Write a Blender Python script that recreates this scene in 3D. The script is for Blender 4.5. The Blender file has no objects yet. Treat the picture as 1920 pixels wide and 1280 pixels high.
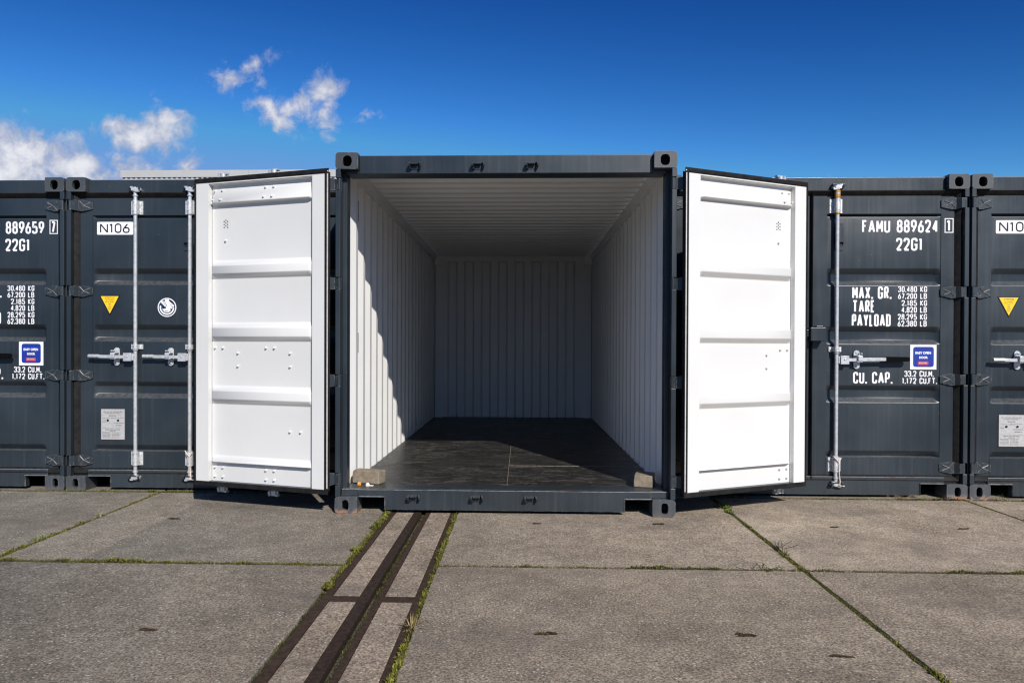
import bpy, bmesh, math, random
from mathutils import Vector, Matrix
R_ = math.radians
S = bpy.context.scene
COL = S.collection

# ------------------------------------------------------------------ camera
cam_d = bpy.data.cameras.new("camera")
cam = bpy.data.objects.new("camera", cam_d); COL.objects.link(cam)
_r = Vector((0.999424, 0.033722, 0.003700)); _u = Vector((-0.003961, 0.007671, 0.999963)); _f = Vector((-0.033693, 0.999402, -0.007800))
cam.matrix_world = Matrix(((_r.x, _u.x, -_f.x, 0.1175), (_r.y, _u.y, -_f.y, -5.4797), (_r.z, _u.z, -_f.z, 1.1961), (0, 0, 0, 1)))
cam_d.sensor_width = 36.0; cam_d.sensor_fit = 'HORIZONTAL'
cam_d.lens = 1439.4365 / 1920 * 36
cam_d.shift_x = 0.0166; cam_d.shift_y = 0.01174
cam_d.clip_start = 0.05; cam_d.clip_end = 3000
S.camera = cam

# ------------------------------------------------------------------ exposure
S.view_settings.view_transform = 'Standard'
try: S.view_settings.look = 'None'
except Exception: pass
S.view_settings.gamma = 1.0
S.view_settings.exposure = 0.12
S.cycles.use_denoising = True
S.cycles.max_bounces = 10
S.cycles.diffuse_bounces = 6
S.cycles.sample_clamp_indirect = 6
S.cycles.filter_width = 1.25

# ------------------------------------------------------------------ sun
SUN_DIR = Vector((-0.448, 1.0, -0.772)).normalized()      # the way the light travels
sun_d = bpy.data.lights.new("sun", 'SUN'); sun = bpy.data.objects.new("sun", sun_d); COL.objects.link(sun)
sun_d.energy = 4.65; sun_d.angle = R_(0.53); sun_d.color = (1.0, 0.95, 0.875)
sun.location = (10, -20, 18); sun.rotation_euler = SUN_DIR.to_track_quat('-Z', 'Y').to_euler()
SUN_EL = math.asin(-SUN_DIR.z); SUN_ROT = math.atan2(-SUN_DIR.x, -SUN_DIR.y)

# ------------------------------------------------------------------ node helper
class NT:
    def __init__(s, tree): s.t = tree; s.n = tree.nodes; s.l = tree.links
    def node(s, typ, ins=None, **props):
        nd = s.n.new(typ)
        for k, v in props.items(): setattr(nd, k, v)
        for k, v in (ins or {}).items(): s.put(nd.inputs[k], v)
        return nd
    def put(s, sock, v):
        if isinstance(v, bpy.types.NodeSocket): s.l.new(v, sock)
        else: sock.default_value = v
    def math(s, op, a, b=0.0, c=None, clamp=False):
        nd = s.n.new('ShaderNodeMath'); nd.operation = op; nd.use_clamp = clamp
        s.put(nd.inputs[0], a); s.put(nd.inputs[1], b)
        if c is not None: s.put(nd.inputs[2], c)
        return nd.outputs[0]
    def ramp(s, v, lo, hi, a=0.0, b=1.0, smooth=True):
        nd = s.n.new('ShaderNodeMapRange'); nd.interpolation_type = 'SMOOTHSTEP' if smooth else 'LINEAR'; nd.clamp = True
        for i, x in enumerate((v, lo, hi, a, b)): s.put(nd.inputs[i], x)
        return nd.outputs[0]
    def mix(s, f, a, b, mode='MIX'):
        nd = s.n.new('ShaderNodeMix'); nd.data_type = 'RGBA'; nd.blend_type = mode
        s.put(nd.inputs[0], f); s.put(nd.inputs[6], a); s.put(nd.inputs[7], b)
        return nd.outputs[2]
    def noise(s, vec, scale, detail=4, rough=0.55, dist=0.0, out=0, lac=2.0):
        nd = s.n.new('ShaderNodeTexNoise')
        s.put(nd.inputs['Vector'], vec); s.put(nd.inputs['Scale'], scale); s.put(nd.inputs['Detail'], detail)
        s.put(nd.inputs['Roughness'], rough); s.put(nd.inputs['Distortion'], dist); s.put(nd.inputs['Lacunarity'], lac)
        return nd.outputs[out]
    def mapping(s, vec, scale=(1, 1, 1), loc=(0, 0, 0)):
        nd = s.n.new('ShaderNodeMapping'); s.put(nd.inputs['Vector'], vec)
        nd.inputs['Scale'].default_value = scale; nd.inputs['Location'].default_value = loc
        return nd.outputs[0]
    def rgb(s, c): return (c[0], c[1], c[2], 1.0)
    def bump(s, h, strength=0.3, dist=0.01, normal=None):
        nd = s.n.new('ShaderNodeBump'); nd.inputs['Strength'].default_value = strength; nd.inputs['Distance'].default_value = dist
        s.put(nd.inputs['Height'], h)
        if normal is not None: s.put(nd.inputs['Normal'], normal)
        return nd.outputs[0]

def new_mat(name):
    m = bpy.data.materials.new(name); m.use_nodes = True
    nt = NT(m.node_tree); nt.n.clear()
    out = nt.node('ShaderNodeOutputMaterial'); bs = nt.node('ShaderNodeBsdfPrincipled')
    nt.l.new(bs.outputs[0], out.inputs[0])
    return m, nt, bs
def wpos(nt): return nt.node('ShaderNodeNewGeometry').outputs['Position']
C4 = lambda c: (c[0], c[1], c[2], 1.0)

# ------------------------------------------------------------------ world: clear sky with a few small clouds
W = bpy.data.worlds.new("World"); S.world = W; W.use_nodes = True
nt = NT(W.node_tree); nt.n.clear()
sky = nt.node('ShaderNodeTexSky', sky_type='NISHITA', sun_disc=False)
sky.sun_elevation = SUN_EL; sky.sun_rotation = SUN_ROT; sky.altitude = 0; sky.air_density = 1.0; sky.dust_density = 0.35; sky.ozone_density = 2.0
# deep, clear, polarised-looking blue: steeper fall-off than the plain model, brightness capped round the sun
sc_ = nt.node('ShaderNodeSeparateColor', {0: sky.outputs[0]})
pw = lambda ch, g, k, cap: nt.math('MULTIPLY', nt.math('POWER', nt.math('MINIMUM', nt.math('MULTIPLY', sc_.outputs[ch], 0.1), cap), g), k)
skc = nt.node('ShaderNodeCombineColor', {0: pw(0, 3.6, 11.5, .295), 1: pw(1, 2.62, 3.45, .40), 2: pw(2, 2.04, 2.04, .57)})
bg = nt.node('ShaderNodeBackground', {'Color': skc.outputs[0], 'Strength': 1.0})
tc = nt.node('ShaderNodeTexCoord').outputs['Generated']
sp = nt.node('ShaderNodeSeparateXYZ', {0: tc})
yy = nt.math('MAXIMUM', sp.outputs[1], 0.05)
cu = nt.math('DIVIDE', sp.outputs[0], yy); cv = nt.math('DIVIDE', sp.outputs[2], yy)
uv = nt.node('ShaderNodeCombineXYZ', {0: cu, 1: cv, 2: 0.0}).outputs[0]
warp = nt.noise(uv, 16.0, 5, 0.6, 0.0, out=1)
wv = nt.node('ShaderNodeVectorMath', {0: warp, 1: (0.5, 0.5, 0.5)}, operation='SUBTRACT').outputs[0]
wv = nt.node('ShaderNodeVectorMath', {0: wv, 'Scale': 0.062}, operation='SCALE').outputs[0]
uvw = nt.node('ShaderNodeVectorMath', {0: uv, 1: wv}, operation='ADD').outputs[0]
spw = nt.node('ShaderNodeSeparateXYZ', {0: uvw})
blob = None
#        u       v      ru     rv     tilt(deg) weight
for u0, v0, ru, rv, tl, wt in [
    (-0.496, 0.285, 0.060, 0.027, -4, 1.05), (-0.480, 0.298, 0.036, 0.020, 0, 0.95),
    (-0.300, 0.313, 0.046, 0.022, 12, 0.85), (-0.262, 0.330, 0.030, 0.026, 40, 0.85), (-0.256, 0.302, 0.020, 0.026, 0, 0.8), (-0.325, 0.301, 0.038, 0.017, -32, 0.92), (-0.345, 0.312, 0.022, 0.012, -20, 0.7),
    (-0.396, 0.348, 0.036, 0.018, -6, 0.66), (-0.356, 0.366, 0.042, 0.010, 22, 0.48), (-0.345, 0.345, 0.024, 0.011, 30, 0.5),
    (-0.652, 0.258, 0.075, 0.036, -22, 1.05), (-0.70, 0.230, 0.12, 0.042, 0, 1.2), (-0.600, 0.235, 0.055, 0.026, -14, 1.0), (-0.676, 0.286, 0.020, 0.018, 0, 0.6), (-0.555, 0.222, 0.07, 0.013, -4, 0.9),
    (-0.512, 0.235, 0.030, 0.020, -8, 0.8), (-0.437, 0.243, 0.026, 0.016, 10, 0.75), (-0.60, 0.205, 0.30, 0.016, 0, 0.85), (-0.205, 0.292, 0.02, 0.004, 10, 0.35),
    (0.62, 0.20, 0.10, 0.008, 0, 0.1)]:
    ca, sa = math.cos(R_(tl)), math.sin(R_(tl))
    du = nt.math('SUBTRACT', spw.outputs[0], u0); dv = nt.math('SUBTRACT', spw.outputs[1], v0)
    a = nt.math('DIVIDE', nt.math('ADD', nt.math('MULTIPLY', du, ca), nt.math('MULTIPLY', dv, sa)), ru)
    b = nt.math('DIVIDE', nt.math('SUBTRACT', nt.math('MULTIPLY', dv, ca), nt.math('MULTIPLY', du, sa)), rv)
    d = nt.math('SQRT', nt.math('ADD', nt.math('MULTIPLY', a, a), nt.math('MULTIPLY', b, b)))
    m_ = nt.math('MULTIPLY', nt.math('SUBTRACT', 1.42, d), wt)
    blob = m_ if blob is None else nt.math('MAXIMUM', blob, m_)
fb = nt.noise(uv, 30.0, 9, 0.62, 0.4)
dens = nt.math('ADD', nt.math('MULTIPLY', blob, 0.95), nt.math('MULTIPLY', nt.math('SUBTRACT', fb, 0.5), 2.3))
alpha = nt.ramp(dens, 0.16, 1.0)
alpha = nt.math('MULTIPLY', alpha, nt.math('GREATER_THAN', sp.outputs[1], 0.06))
alpha = nt.math('MULTIPLY', alpha, 0.93)
shade_n = nt.noise(nt.mapping(uv, loc=(0.004, 0.006, 0)), 36.0, 6, 0.6, 0.3)
shade = nt.math('ADD', nt.math('MULTIPLY', nt.ramp(dens, 0.4, 2.0), 0.55), nt.math('MULTIPLY', shade_n, 0.75))
ccol = nt.mix(nt.ramp(shade, 0.30, 0.85), C4((0.42, 0.46, 0.60)), C4((0.86, 0.86, 0.89)))
bgc = nt.node('ShaderNodeBackground', {'Color': ccol, 'Strength': 0.92})
mx = nt.node('ShaderNodeMixShader', {0: alpha, 1: bg.outputs[0], 2: bgc.outputs[0]})
wo = nt.node('ShaderNodeOutputWorld'); nt.l.new(mx.outputs[0], wo.inputs[0])

# ------------------------------------------------------------------ materials
MATS = {}
def paint(name, base, rough=0.42, dirt=0.5, wear_glint=False, rust=0.0, streak=0.5):
    m, nt, bs = new_mat(name)
    p = wpos(nt)
    big = nt.noise(p, 1.1, 4, 0.55)
    st = nt.noise(nt.mapping(p, (34, 34, 0.9)), 1.0, 4, 0.6)
    fine = nt.noise(p, 55, 4, 0.6)
    dark = tuple(c * 0.80 for c in base); lite = tuple(c * 1.22 + 0.004 for c in base)
    col = nt.mix(nt.ramp(big, 0.3, 0.7), C4(dark), C4(lite))
    dust = C4((0.16, 0.15, 0.14))
    col = nt.mix(nt.math('MULTIPLY', nt.ramp(st, 0.52, 0.85), 0.30 * streak), col, dust)
    col = nt.mix(nt.math('MULTIPLY', nt.ramp(fine, 0.60, 0.80), 0.10 * dirt), col, dust)
    z = nt.node('ShaderNodeSeparateXYZ', {0: p}).outputs[2]
    low = nt.math('MULTIPLY', nt.ramp(z, 0.0, 0.55, 1.0, 0.0), nt.ramp(st, 0.40, 0.75))
    col = nt.mix(nt.math('MULTIPLY', low, 0.22 * dirt), col, dust)
    # small chips
    ch = nt.node('ShaderNodeTexVoronoi', {'Vector': p, 'Scale': 17.0}); 
    chn = nt.noise(p, 3.0, 2)
    chip = nt.math('MULTIPLY', nt.ramp(ch.outputs['Distance'], 0.05, 0.035), nt.ramp(chn, 0.58, 0.66))
    col = nt.mix(nt.math('MULTIPLY', chip, 0.6), col, C4((0.30, 0.29, 0.28)))
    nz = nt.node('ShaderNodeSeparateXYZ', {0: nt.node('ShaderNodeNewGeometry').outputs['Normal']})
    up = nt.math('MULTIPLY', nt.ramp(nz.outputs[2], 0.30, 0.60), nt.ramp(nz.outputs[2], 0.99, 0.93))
    up = nt.math('MULTIPLY', up, nt.ramp(nz.outputs[1], -0.02, -0.2))  # sun glint painted pale on upward front edges, mixed with wear; otherwise thin dust
    col = nt.mix(nt.math('MULTIPLY', up, nt.math('MULTIPLY', nt.ramp(nt.noise(p, 30, 5, 0.65), 0.30, 0.62, 0.35, 1.0), 0.85 if wear_glint else 0.26)), col, nt.mix(nt.ramp(nt.noise(p, 4.5, 4, 0.6), 0.60, 0.66), C4((0.46, 0.47, 0.48)), C4((0.36, 0.15, 0.07))) if wear_glint else C4((0.20, 0.19, 0.18)))
    if wear_glint:
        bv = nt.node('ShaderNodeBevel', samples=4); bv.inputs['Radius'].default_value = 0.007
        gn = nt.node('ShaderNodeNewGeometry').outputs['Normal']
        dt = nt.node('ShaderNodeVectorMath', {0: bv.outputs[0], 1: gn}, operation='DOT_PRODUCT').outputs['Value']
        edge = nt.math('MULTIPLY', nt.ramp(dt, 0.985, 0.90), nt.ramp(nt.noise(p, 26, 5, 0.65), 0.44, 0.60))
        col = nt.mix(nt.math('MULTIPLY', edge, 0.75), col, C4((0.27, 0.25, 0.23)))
    if rust > 0:
        rn = nt.noise(p, 14, 6, 0.65, 0.3)
        lowr = nt.ramp(z, 0.004, 0.034, 1.0, 0.0)
        ledge = nt.math('MULTIPLY', lowr, nt.ramp(rn, 0.40, 0.60))
        bare = nt.math('MULTIPLY', nt.ramp(z, 0.006, 0.05, 1.0, 0.0), nt.ramp(rn, 0.38, 0.56))
        col = nt.mix(nt.math('MULTIPLY', bare, 0.55 * rust), col, C4((0.34, 0.31, 0.29)))
        col = nt.mix(nt.math('MULTIPLY', ledge, rust), col, nt.mix(nt.ramp(rn, 0.5, 0.7), C4((0.42, 0.15, 0.04)), C4((0.17, 0.07, 0.03))))
    nt.put(bs.inputs['Base Color'], col)
    nt.put(bs.inputs['Roughness'], nt.ramp(nt.math('ADD', big, nt.math('MULTIPLY', st, 0.6)), 0.4, 1.2, rough - 0.06, rough + 0.14))
    h = nt.math('ADD', nt.math('MULTIPLY', nt.noise(p, 2.2, 2), 1.0), nt.math('MULTIPLY', nt.noise(p, 220, 2), 0.012))
    nt.put(bs.inputs['Normal'], nt.bump(h, 0.35, 0.02))
    MATS[name] = m; return m
SLATE = (0.0188, 0.0270, 0.0345)
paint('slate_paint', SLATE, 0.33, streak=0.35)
paint('slate_paint_worn_glint', (0.024, 0.032, 0.038), 0.34, wear_glint=True, dirt=0.25, streak=0.15)
paint('slate_casting', (0.046, 0.053, 0.060), 0.46, wear_glint=True, rust=0.10, dirt=1.0)
paint('rusty_casting', (0.048, 0.054, 0.060), 0.46, wear_glint=True, rust=0.95, dirt=1.0)

def white_paint(name, base, scuffs):
    m, nt, bs = new_mat(name)
    p = wpos(nt)
    big = nt.noise(p, 1.6, 4)
    col = nt.mix(nt.ramp(big, 0.3, 0.7), C4(tuple(c * 0.96 for c in base)), C4(base))
    st = nt.noise(nt.mapping(p, (40, 40, 1.4)), 1.0, 4, 0.6)
    col = nt.mix(nt.math('MULTIPLY', nt.ramp(st, 0.62, 0.85), 0.10), col, C4((0.45, 0.42, 0.38)))
    if scuffs:
        z = nt.node('ShaderNodeSeparateXYZ', {0: p}).outputs[2]
        s1 = nt.noise(nt.mapping(p, (16, 16, 2.2), (3.1, 0.4, 0)), 1.0, 5, 0.7)
        sc = nt.math('MULTIPLY', nt.ramp(s1, 0.64, 0.74), nt.ramp(z, 0.15, 1.1, 1.0, 0.0))
        col = nt.mix(nt.math('MULTIPLY', sc, 0.55), col, C4((0.16, 0.15, 0.15)))
    nt.put(bs.inputs['Base Color'], col); bs.inputs['Roughness'].default_value = 0.45
    nt.put(bs.inputs['Normal'], nt.bump(nt.noise(p, 2.5, 2), 0.25, 0.015))
    MATS[name] = m; return m
white_paint('white_paint', (0.700, 0.693, 0.672), False)
white_paint('white_wall_paint', (0.765, 0.76, 0.745), True)

def simple(name, base, rough=0.5, metal=0.0, nscale=20, var=0.2, bump=0.0, spec=0.5):
    m, nt, bs = new_mat(name); p = wpos(nt)
    n = nt.noise(p, nscale, 5, 0.6)
    col = nt.mix(nt.ramp(n, 0.3, 0.7), C4(tuple(c * (1 - var) for c in base)), C4(tuple(min(1, c * (1 + var)) for c in base)))
    nt.put(bs.inputs['Base Color'], col); bs.inputs['Roughness'].default_value = rough; bs.inputs['Metallic'].default_value = metal
    bs.inputs['Specular IOR Level'].default_value = spec
    if bump: nt.put(bs.inputs['Normal'], nt.bump(n, bump, 0.01))
    MATS[name] = m; return m
simple('rubber', (0.016, 0.015, 0.015), 0.55, nscale=30, var=0.35)
simple('worn_rubber', (0.013, 0.0118, 0.0112), 0.62, nscale=18, var=0.4, spec=0.22)
simple('galvanised', (0.56, 0.57, 0.585), 0.36, 0.35, 35, 0.16)
simple('galvanised_dull', (0.58, 0.585, 0.59), 0.45, 0.3, 45, 0.22)
simple('black_plastic', (0.0025, 0.0025, 0.003), 0.8, spec=0.08)
simple('lettering_white', (0.80, 0.79, 0.80), 0.5, var=0.04)
simple('sticker_white', (0.82, 0.82, 0.83), 0.4, var=0.03)
simple('sticker_blue', (0.012, 0.035, 0.28), 0.4, var=0.08)
simple('sticker_red', (0.55, 0.05, 0.045), 0.4, var=0.1)
simple('sticker_pink', (0.75, 0.35, 0.33), 0.4, var=0.1)
simple('sticker_yellow', (0.86, 0.56, 0.02), 0.4, var=0.05)
simple('sticker_black', (0.008, 0.008, 0.009), 0.4)
simple('sticker_ochre', (0.42, 0.26, 0.03), 0.4)
simple('sticker_grey', (0.40, 0.44, 0.52), 0.4)
simple('sticker_navy', (0.012, 0.018, 0.05), 0.4)
simple('plate_alu', (0.47, 0.46, 0.45), 0.5, 0.15, 60, 0.10)
simple('plate_print', (0.16, 0.155, 0.15), 0.6)
simple('bright_strip', (0.66, 0.62, 0.58), 0.45, 0.1, 40, 0.12)
simple('brass', (0.50, 0.24, 0.04), 0.5, 0.2, 60, 0.25)
simple('cord', (0.72, 0.60, 0.52), 0.7, var=0.12)
simple('rail_steel', (0.046, 0.028, 0.019), 0.75, 0.0, 40, 0.40, 0.3, 0.2)
simple('rail_steel_dark', (0.033, 0.021, 0.015), 0.75, 0.0, 40, 0.45, 0.3, 0.2)
simple('gravel', (0.09, 0.085, 0.07), 0.9, 0, 90, 0.9, 0.9)
simple('moss_bright', (0.170, 0.165, 0.026), 0.8, 0, 30, 0.4, spec=0.2)
simple('moss_olive', (0.110, 0.112, 0.020), 0.85, 0, 30, 0.4, spec=0.2)
simple('moss_dark', (0.040, 0.036, 0.018), 0.9, 0, 30, 0.4, spec=0.2)
simple('dry_grass', (0.30, 0.22, 0.12), 0.8, 0, 60, 0.3, spec=0.2)
simple('dead_stem', (0.055, 0.036, 0.026), 0.85, 0, 60, 0.3, spec=0.2)
simple('leaf_green', (0.055, 0.110, 0.016), 0.55, 0, 40, 0.35)
simple('rust_stain', (0.052, 0.034, 0.022), 0.95, 0, 120, 0.7, 0.6, 0.1)
simple('scrap_orange', (0.55, 0.26, 0.05), 0.7, 0, 90, 0.4)
simple('scrap_white', (0.78, 0.72, 0.64), 0.7, 0, 90, 0.15)
simple('cladding', (0.43, 0.44, 0.46), 0.5, 0, 2, 0.05)
simple('fascia', (0.43, 0.43, 0.425), 0.55, 0, 1.5, 0.04)
simple('seam_strip', (0.62, 0.50, 0.38), 0.6, 0, 30, 0.35)
simple('seam_pale', (0.22, 0.195, 0.16), 0.7, 0, 30, 0.35)
simple('seam_dull', (0.12, 0.11, 0.10), 0.7, 0, 30, 0.35)

def soil():
    m, nt, bs = new_mat('soil'); p = wpos(nt)
    n = nt.noise(p, 22, 6, 0.65); n2 = nt.noise(p, 5, 3)
    col = nt.mix(nt.ramp(n, 0.35, 0.65), C4((0.012, 0.010, 0.007)), C4((0.040, 0.033, 0.020)))
    col = nt.mix(nt.math('MULTIPLY', nt.ramp(n2, 0.42, 0.62), 0.75), col, C4((0.036, 0.040, 0.010)))
    nt.put(bs.inputs['Base Color'], col); bs.inputs['Roughness'].default_value = 0.95
    nt.put(bs.inputs['Normal'], nt.bump(n, 0.9, 0.02)); MATS['soil'] = m
soil()

def concrete(name, base, cells, scale=1.0):
    m, nt, bs = new_mat(name); p = wpos(nt)
    sx = nt.node('ShaderNodeSeparateXYZ', {0: p})
    if cells:
        fx = nt.math('FLOOR', nt.math('DIVIDE', nt.math('SUBTRACT', sx.outputs[0], 1.65), 2.0)); fy = nt.math('FLOOR', nt.math('DIVIDE', nt.math('ADD', sx.outputs[1], 1.28), 2.01))
        cell = nt.node('ShaderNodeCombineXYZ', {0: fx, 1: fy}).outputs[0]
        wn = nt.node('ShaderNodeTexWhiteNoise', {'Vector': cell}, noise_dimensions='2D').outputs['Value']
        # cooler, greyer slabs to the left and front; warmer ones to the right
        warm = nt.ramp(nt.math('ADD', sx.outputs[0], nt.math('MULTIPLY', wn, 1.6)), -2.2, 1.6)
        tone = nt.math('MULTIPLY', nt.math('MULTIPLY_ADD', wn, 0.17, 0.91), nt.ramp(fy, -0.6, -0.4, 0.86, 1.0))
    else:
        warm = 0.7; tone = 1.0
    big = nt.noise(p, 1.7, 5, 0.6); mid = nt.noise(p, 9, 5, 0.65)
    sp1 = nt.noise(p, 95, 4, 0.75); sp2 = nt.noise(p, 260, 3, 0.7)
    col = nt.mix(warm, C4(tuple(c * k for c, k in zip(base, (0.66, 0.695, 0.735)))), C4(tuple(c * k for c, k in zip(base, (1.05, 1.0, 0.965)))))
    col = nt.mix(1.0, col, nt.node('ShaderNodeCombineXYZ', {0: tone, 1: tone, 2: tone}).outputs[0], 'MULTIPLY')
    v = nt.math('MULTIPLY', nt.ramp(big, 0.25, 0.75, 0.76, 1.20), nt.ramp(mid, 0.25, 0.75, 0.82, 1.18))
    v = nt.math('MULTIPLY', v, nt.ramp(sp1, 0.32, 0.70, 0.36, 1.70)); v = nt.math('MULTIPLY', v, nt.ramp(sp2, 0.3, 0.72, 0.74, 1.26))
    # broom lines across the slabs
    br = nt.noise(nt.mapping(p, (2.2, 130, 1)), 1.0, 3, 0.6); brm = nt.ramp(nt.noise(p, 0.9, 2), 0.42, 0.62)
    v = nt.math('MULTIPLY', v, nt.math('ADD', 1.0, nt.math('MULTIPLY', nt.math('MULTIPLY', nt.math('SUBTRACT', br, 0.5), 0.75), brm)))
    col = nt.mix(1.0, col, nt.node('ShaderNodeCombineXYZ', {0: v, 1: v, 2: v}).outputs[0], 'MULTIPLY')
    # pale and dark aggregate
    vo = nt.node('ShaderNodeTexVoronoi', {'Vector': p, 'Scale': 64.0}); rnd = nt.node('ShaderNodeSeparateColor', {0: vo.outputs['Color']}).outputs[0]
    stone = nt.math('MULTIPLY', nt.ramp(vo.outputs['Distance'], 0.38, 0.20), nt.ramp(rnd, 0.85, 0.89))
    col = nt.mix(nt.math('MULTIPLY', stone, 0.78), col, C4((0.60, 0.56, 0.50)))
    stone2 = nt.math('MULTIPLY', nt.ramp(vo.outputs['Distance'], 0.40, 0.22), nt.ramp(rnd, 0.13, 0.09))
    col = nt.mix(nt.math('MULTIPLY', stone2, 0.75), col, C4((0.06, 0.05, 0.042)))
    # broad stains
    dn = nt.noise(nt.mapping(p, (1, 1.6, 1), (7, 3, 0)), 0.9, 6, 0.62, 0.5)
    col = nt.mix(nt.math('MULTIPLY', nt.ramp(dn, 0.52, 0.72), 0.48), col, C4((0.125, 0.105, 0.09)))
    if cells:                                        # a pale drag mark and rust washed out from under the containers
        ax, ay, bx, by = 2.77, -.60, 3.02, -.93
        L = math.hypot(bx - ax, by - ay); ux, uy = (bx - ax) / L, (by - ay) / L
        dx = nt.math('SUBTRACT', sx.outputs[0], ax); dy = nt.math('SUBTRACT', sx.outputs[1], ay)
        al = nt.math('ADD', nt.math('MULTIPLY', dx, ux), nt.math('MULTIPLY', dy, uy)); ac = nt.math('ABSOLUTE', nt.math('ADD', nt.math('SUBTRACT', nt.math('MULTIPLY', dx, uy), nt.math('MULTIPLY', dy, ux)), nt.math('MULTIPLY', nt.math('SUBTRACT', mid, 0.5), 0.05)))
        k = nt.math('MULTIPLY', nt.ramp(ac, 0.016, 0.004), nt.math('MULTIPLY', nt.ramp(al, 0.0, 0.05), nt.ramp(al, L, L - .1)))
        col = nt.mix(nt.math('MULTIPLY', k, nt.ramp(sp1, 0.4, 0.6, 0.2, 0.7)), col, C4((0.55, 0.50, 0.44)))
        rs = nt.math('MULTIPLY', nt.ramp(nt.noise(nt.mapping(p, (1, 1, 1), (2, 9, 0)), 2.3, 4, 0.6), 0.56, 0.70), nt.ramp(sx.outputs[1], -1.4, 0.3))
        col = nt.mix(nt.math('MULTIPLY', rs, 0.30), col, C4((0.25, 0.145, 0.085)))
    nt.put(bs.inputs['Base Color'], col); bs.inputs['Roughness'].default_value = 0.9; bs.inputs['Specular IOR Level'].default_value = 0.25
    h = nt.math('ADD', nt.math('MULTIPLY', sp1, 0.7), nt.math('ADD', nt.math('MULTIPLY', sp2, 0.35), nt.math('MULTIPLY', br, 0.35)))
    nt.put(bs.inputs['Normal'], nt.bump(h, 0.55, 0.006)); MATS[name] = m
concrete('concrete', (0.300, 0.257, 0.200), True)
concrete('concrete_infill', (0.32, 0.262, 0.20), False)
simple('block_concrete', (0.25, 0.205, 0.15), 0.9, 0, 30, 0.22, 0.35, 0.2)

def plywood():
    m, nt, bs = new_mat('floor_board'); p = wpos(nt)
    base = nt.mix(nt.ramp(nt.noise(nt.mapping(p, (1.2, 3.5, 1)), 2.0, 5, 0.6), 0.3, 0.7), C4((0.010, 0.0092, 0.0084)), C4((0.032, 0.029, 0.0255)))
    grain = nt.noise(nt.mapping(p, (4, 60, 1)), 1.0, 4, 0.65)
    base = nt.mix(nt.math('MULTIPLY', nt.ramp(grain, 0.5, 0.72), 0.5), base, C4((0.075, 0.068, 0.062)))
    sc = nt.noise(nt.mapping(p, (3.0, 6, 1), (1.3, 0, 0)), 1.8, 9, 0.70, 1.6); scm = nt.noise(p, 1.3, 3)
    base = nt.mix(nt.math('MULTIPLY', nt.math('MULTIPLY', nt.ramp(sc, 0.48, 0.70), nt.ramp(scm, 0.34, 0.60)), 0.50), base, C4((0.21, 0.195, 0.175)))
    sp = nt.noise(p, 110, 3, 0.7)
    base = nt.mix(nt.math('MULTIPLY', nt.ramp(sp, 0.66, 0.74), 0.5), base, C4((0.20, 0.18, 0.16)))
    nt.put(bs.inputs['Base Color'], base); nt.put(bs.inputs['Roughness'], nt.ramp(sc, 0.3, 0.7, 0.30, 0.55)); bs.inputs['Specular IOR Level'].default_value = 0.32
    nt.put(bs.inputs['Normal'], nt.bump(grain, 0.15, 0.004)); MATS['floor_board'] = m
plywood()

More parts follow.
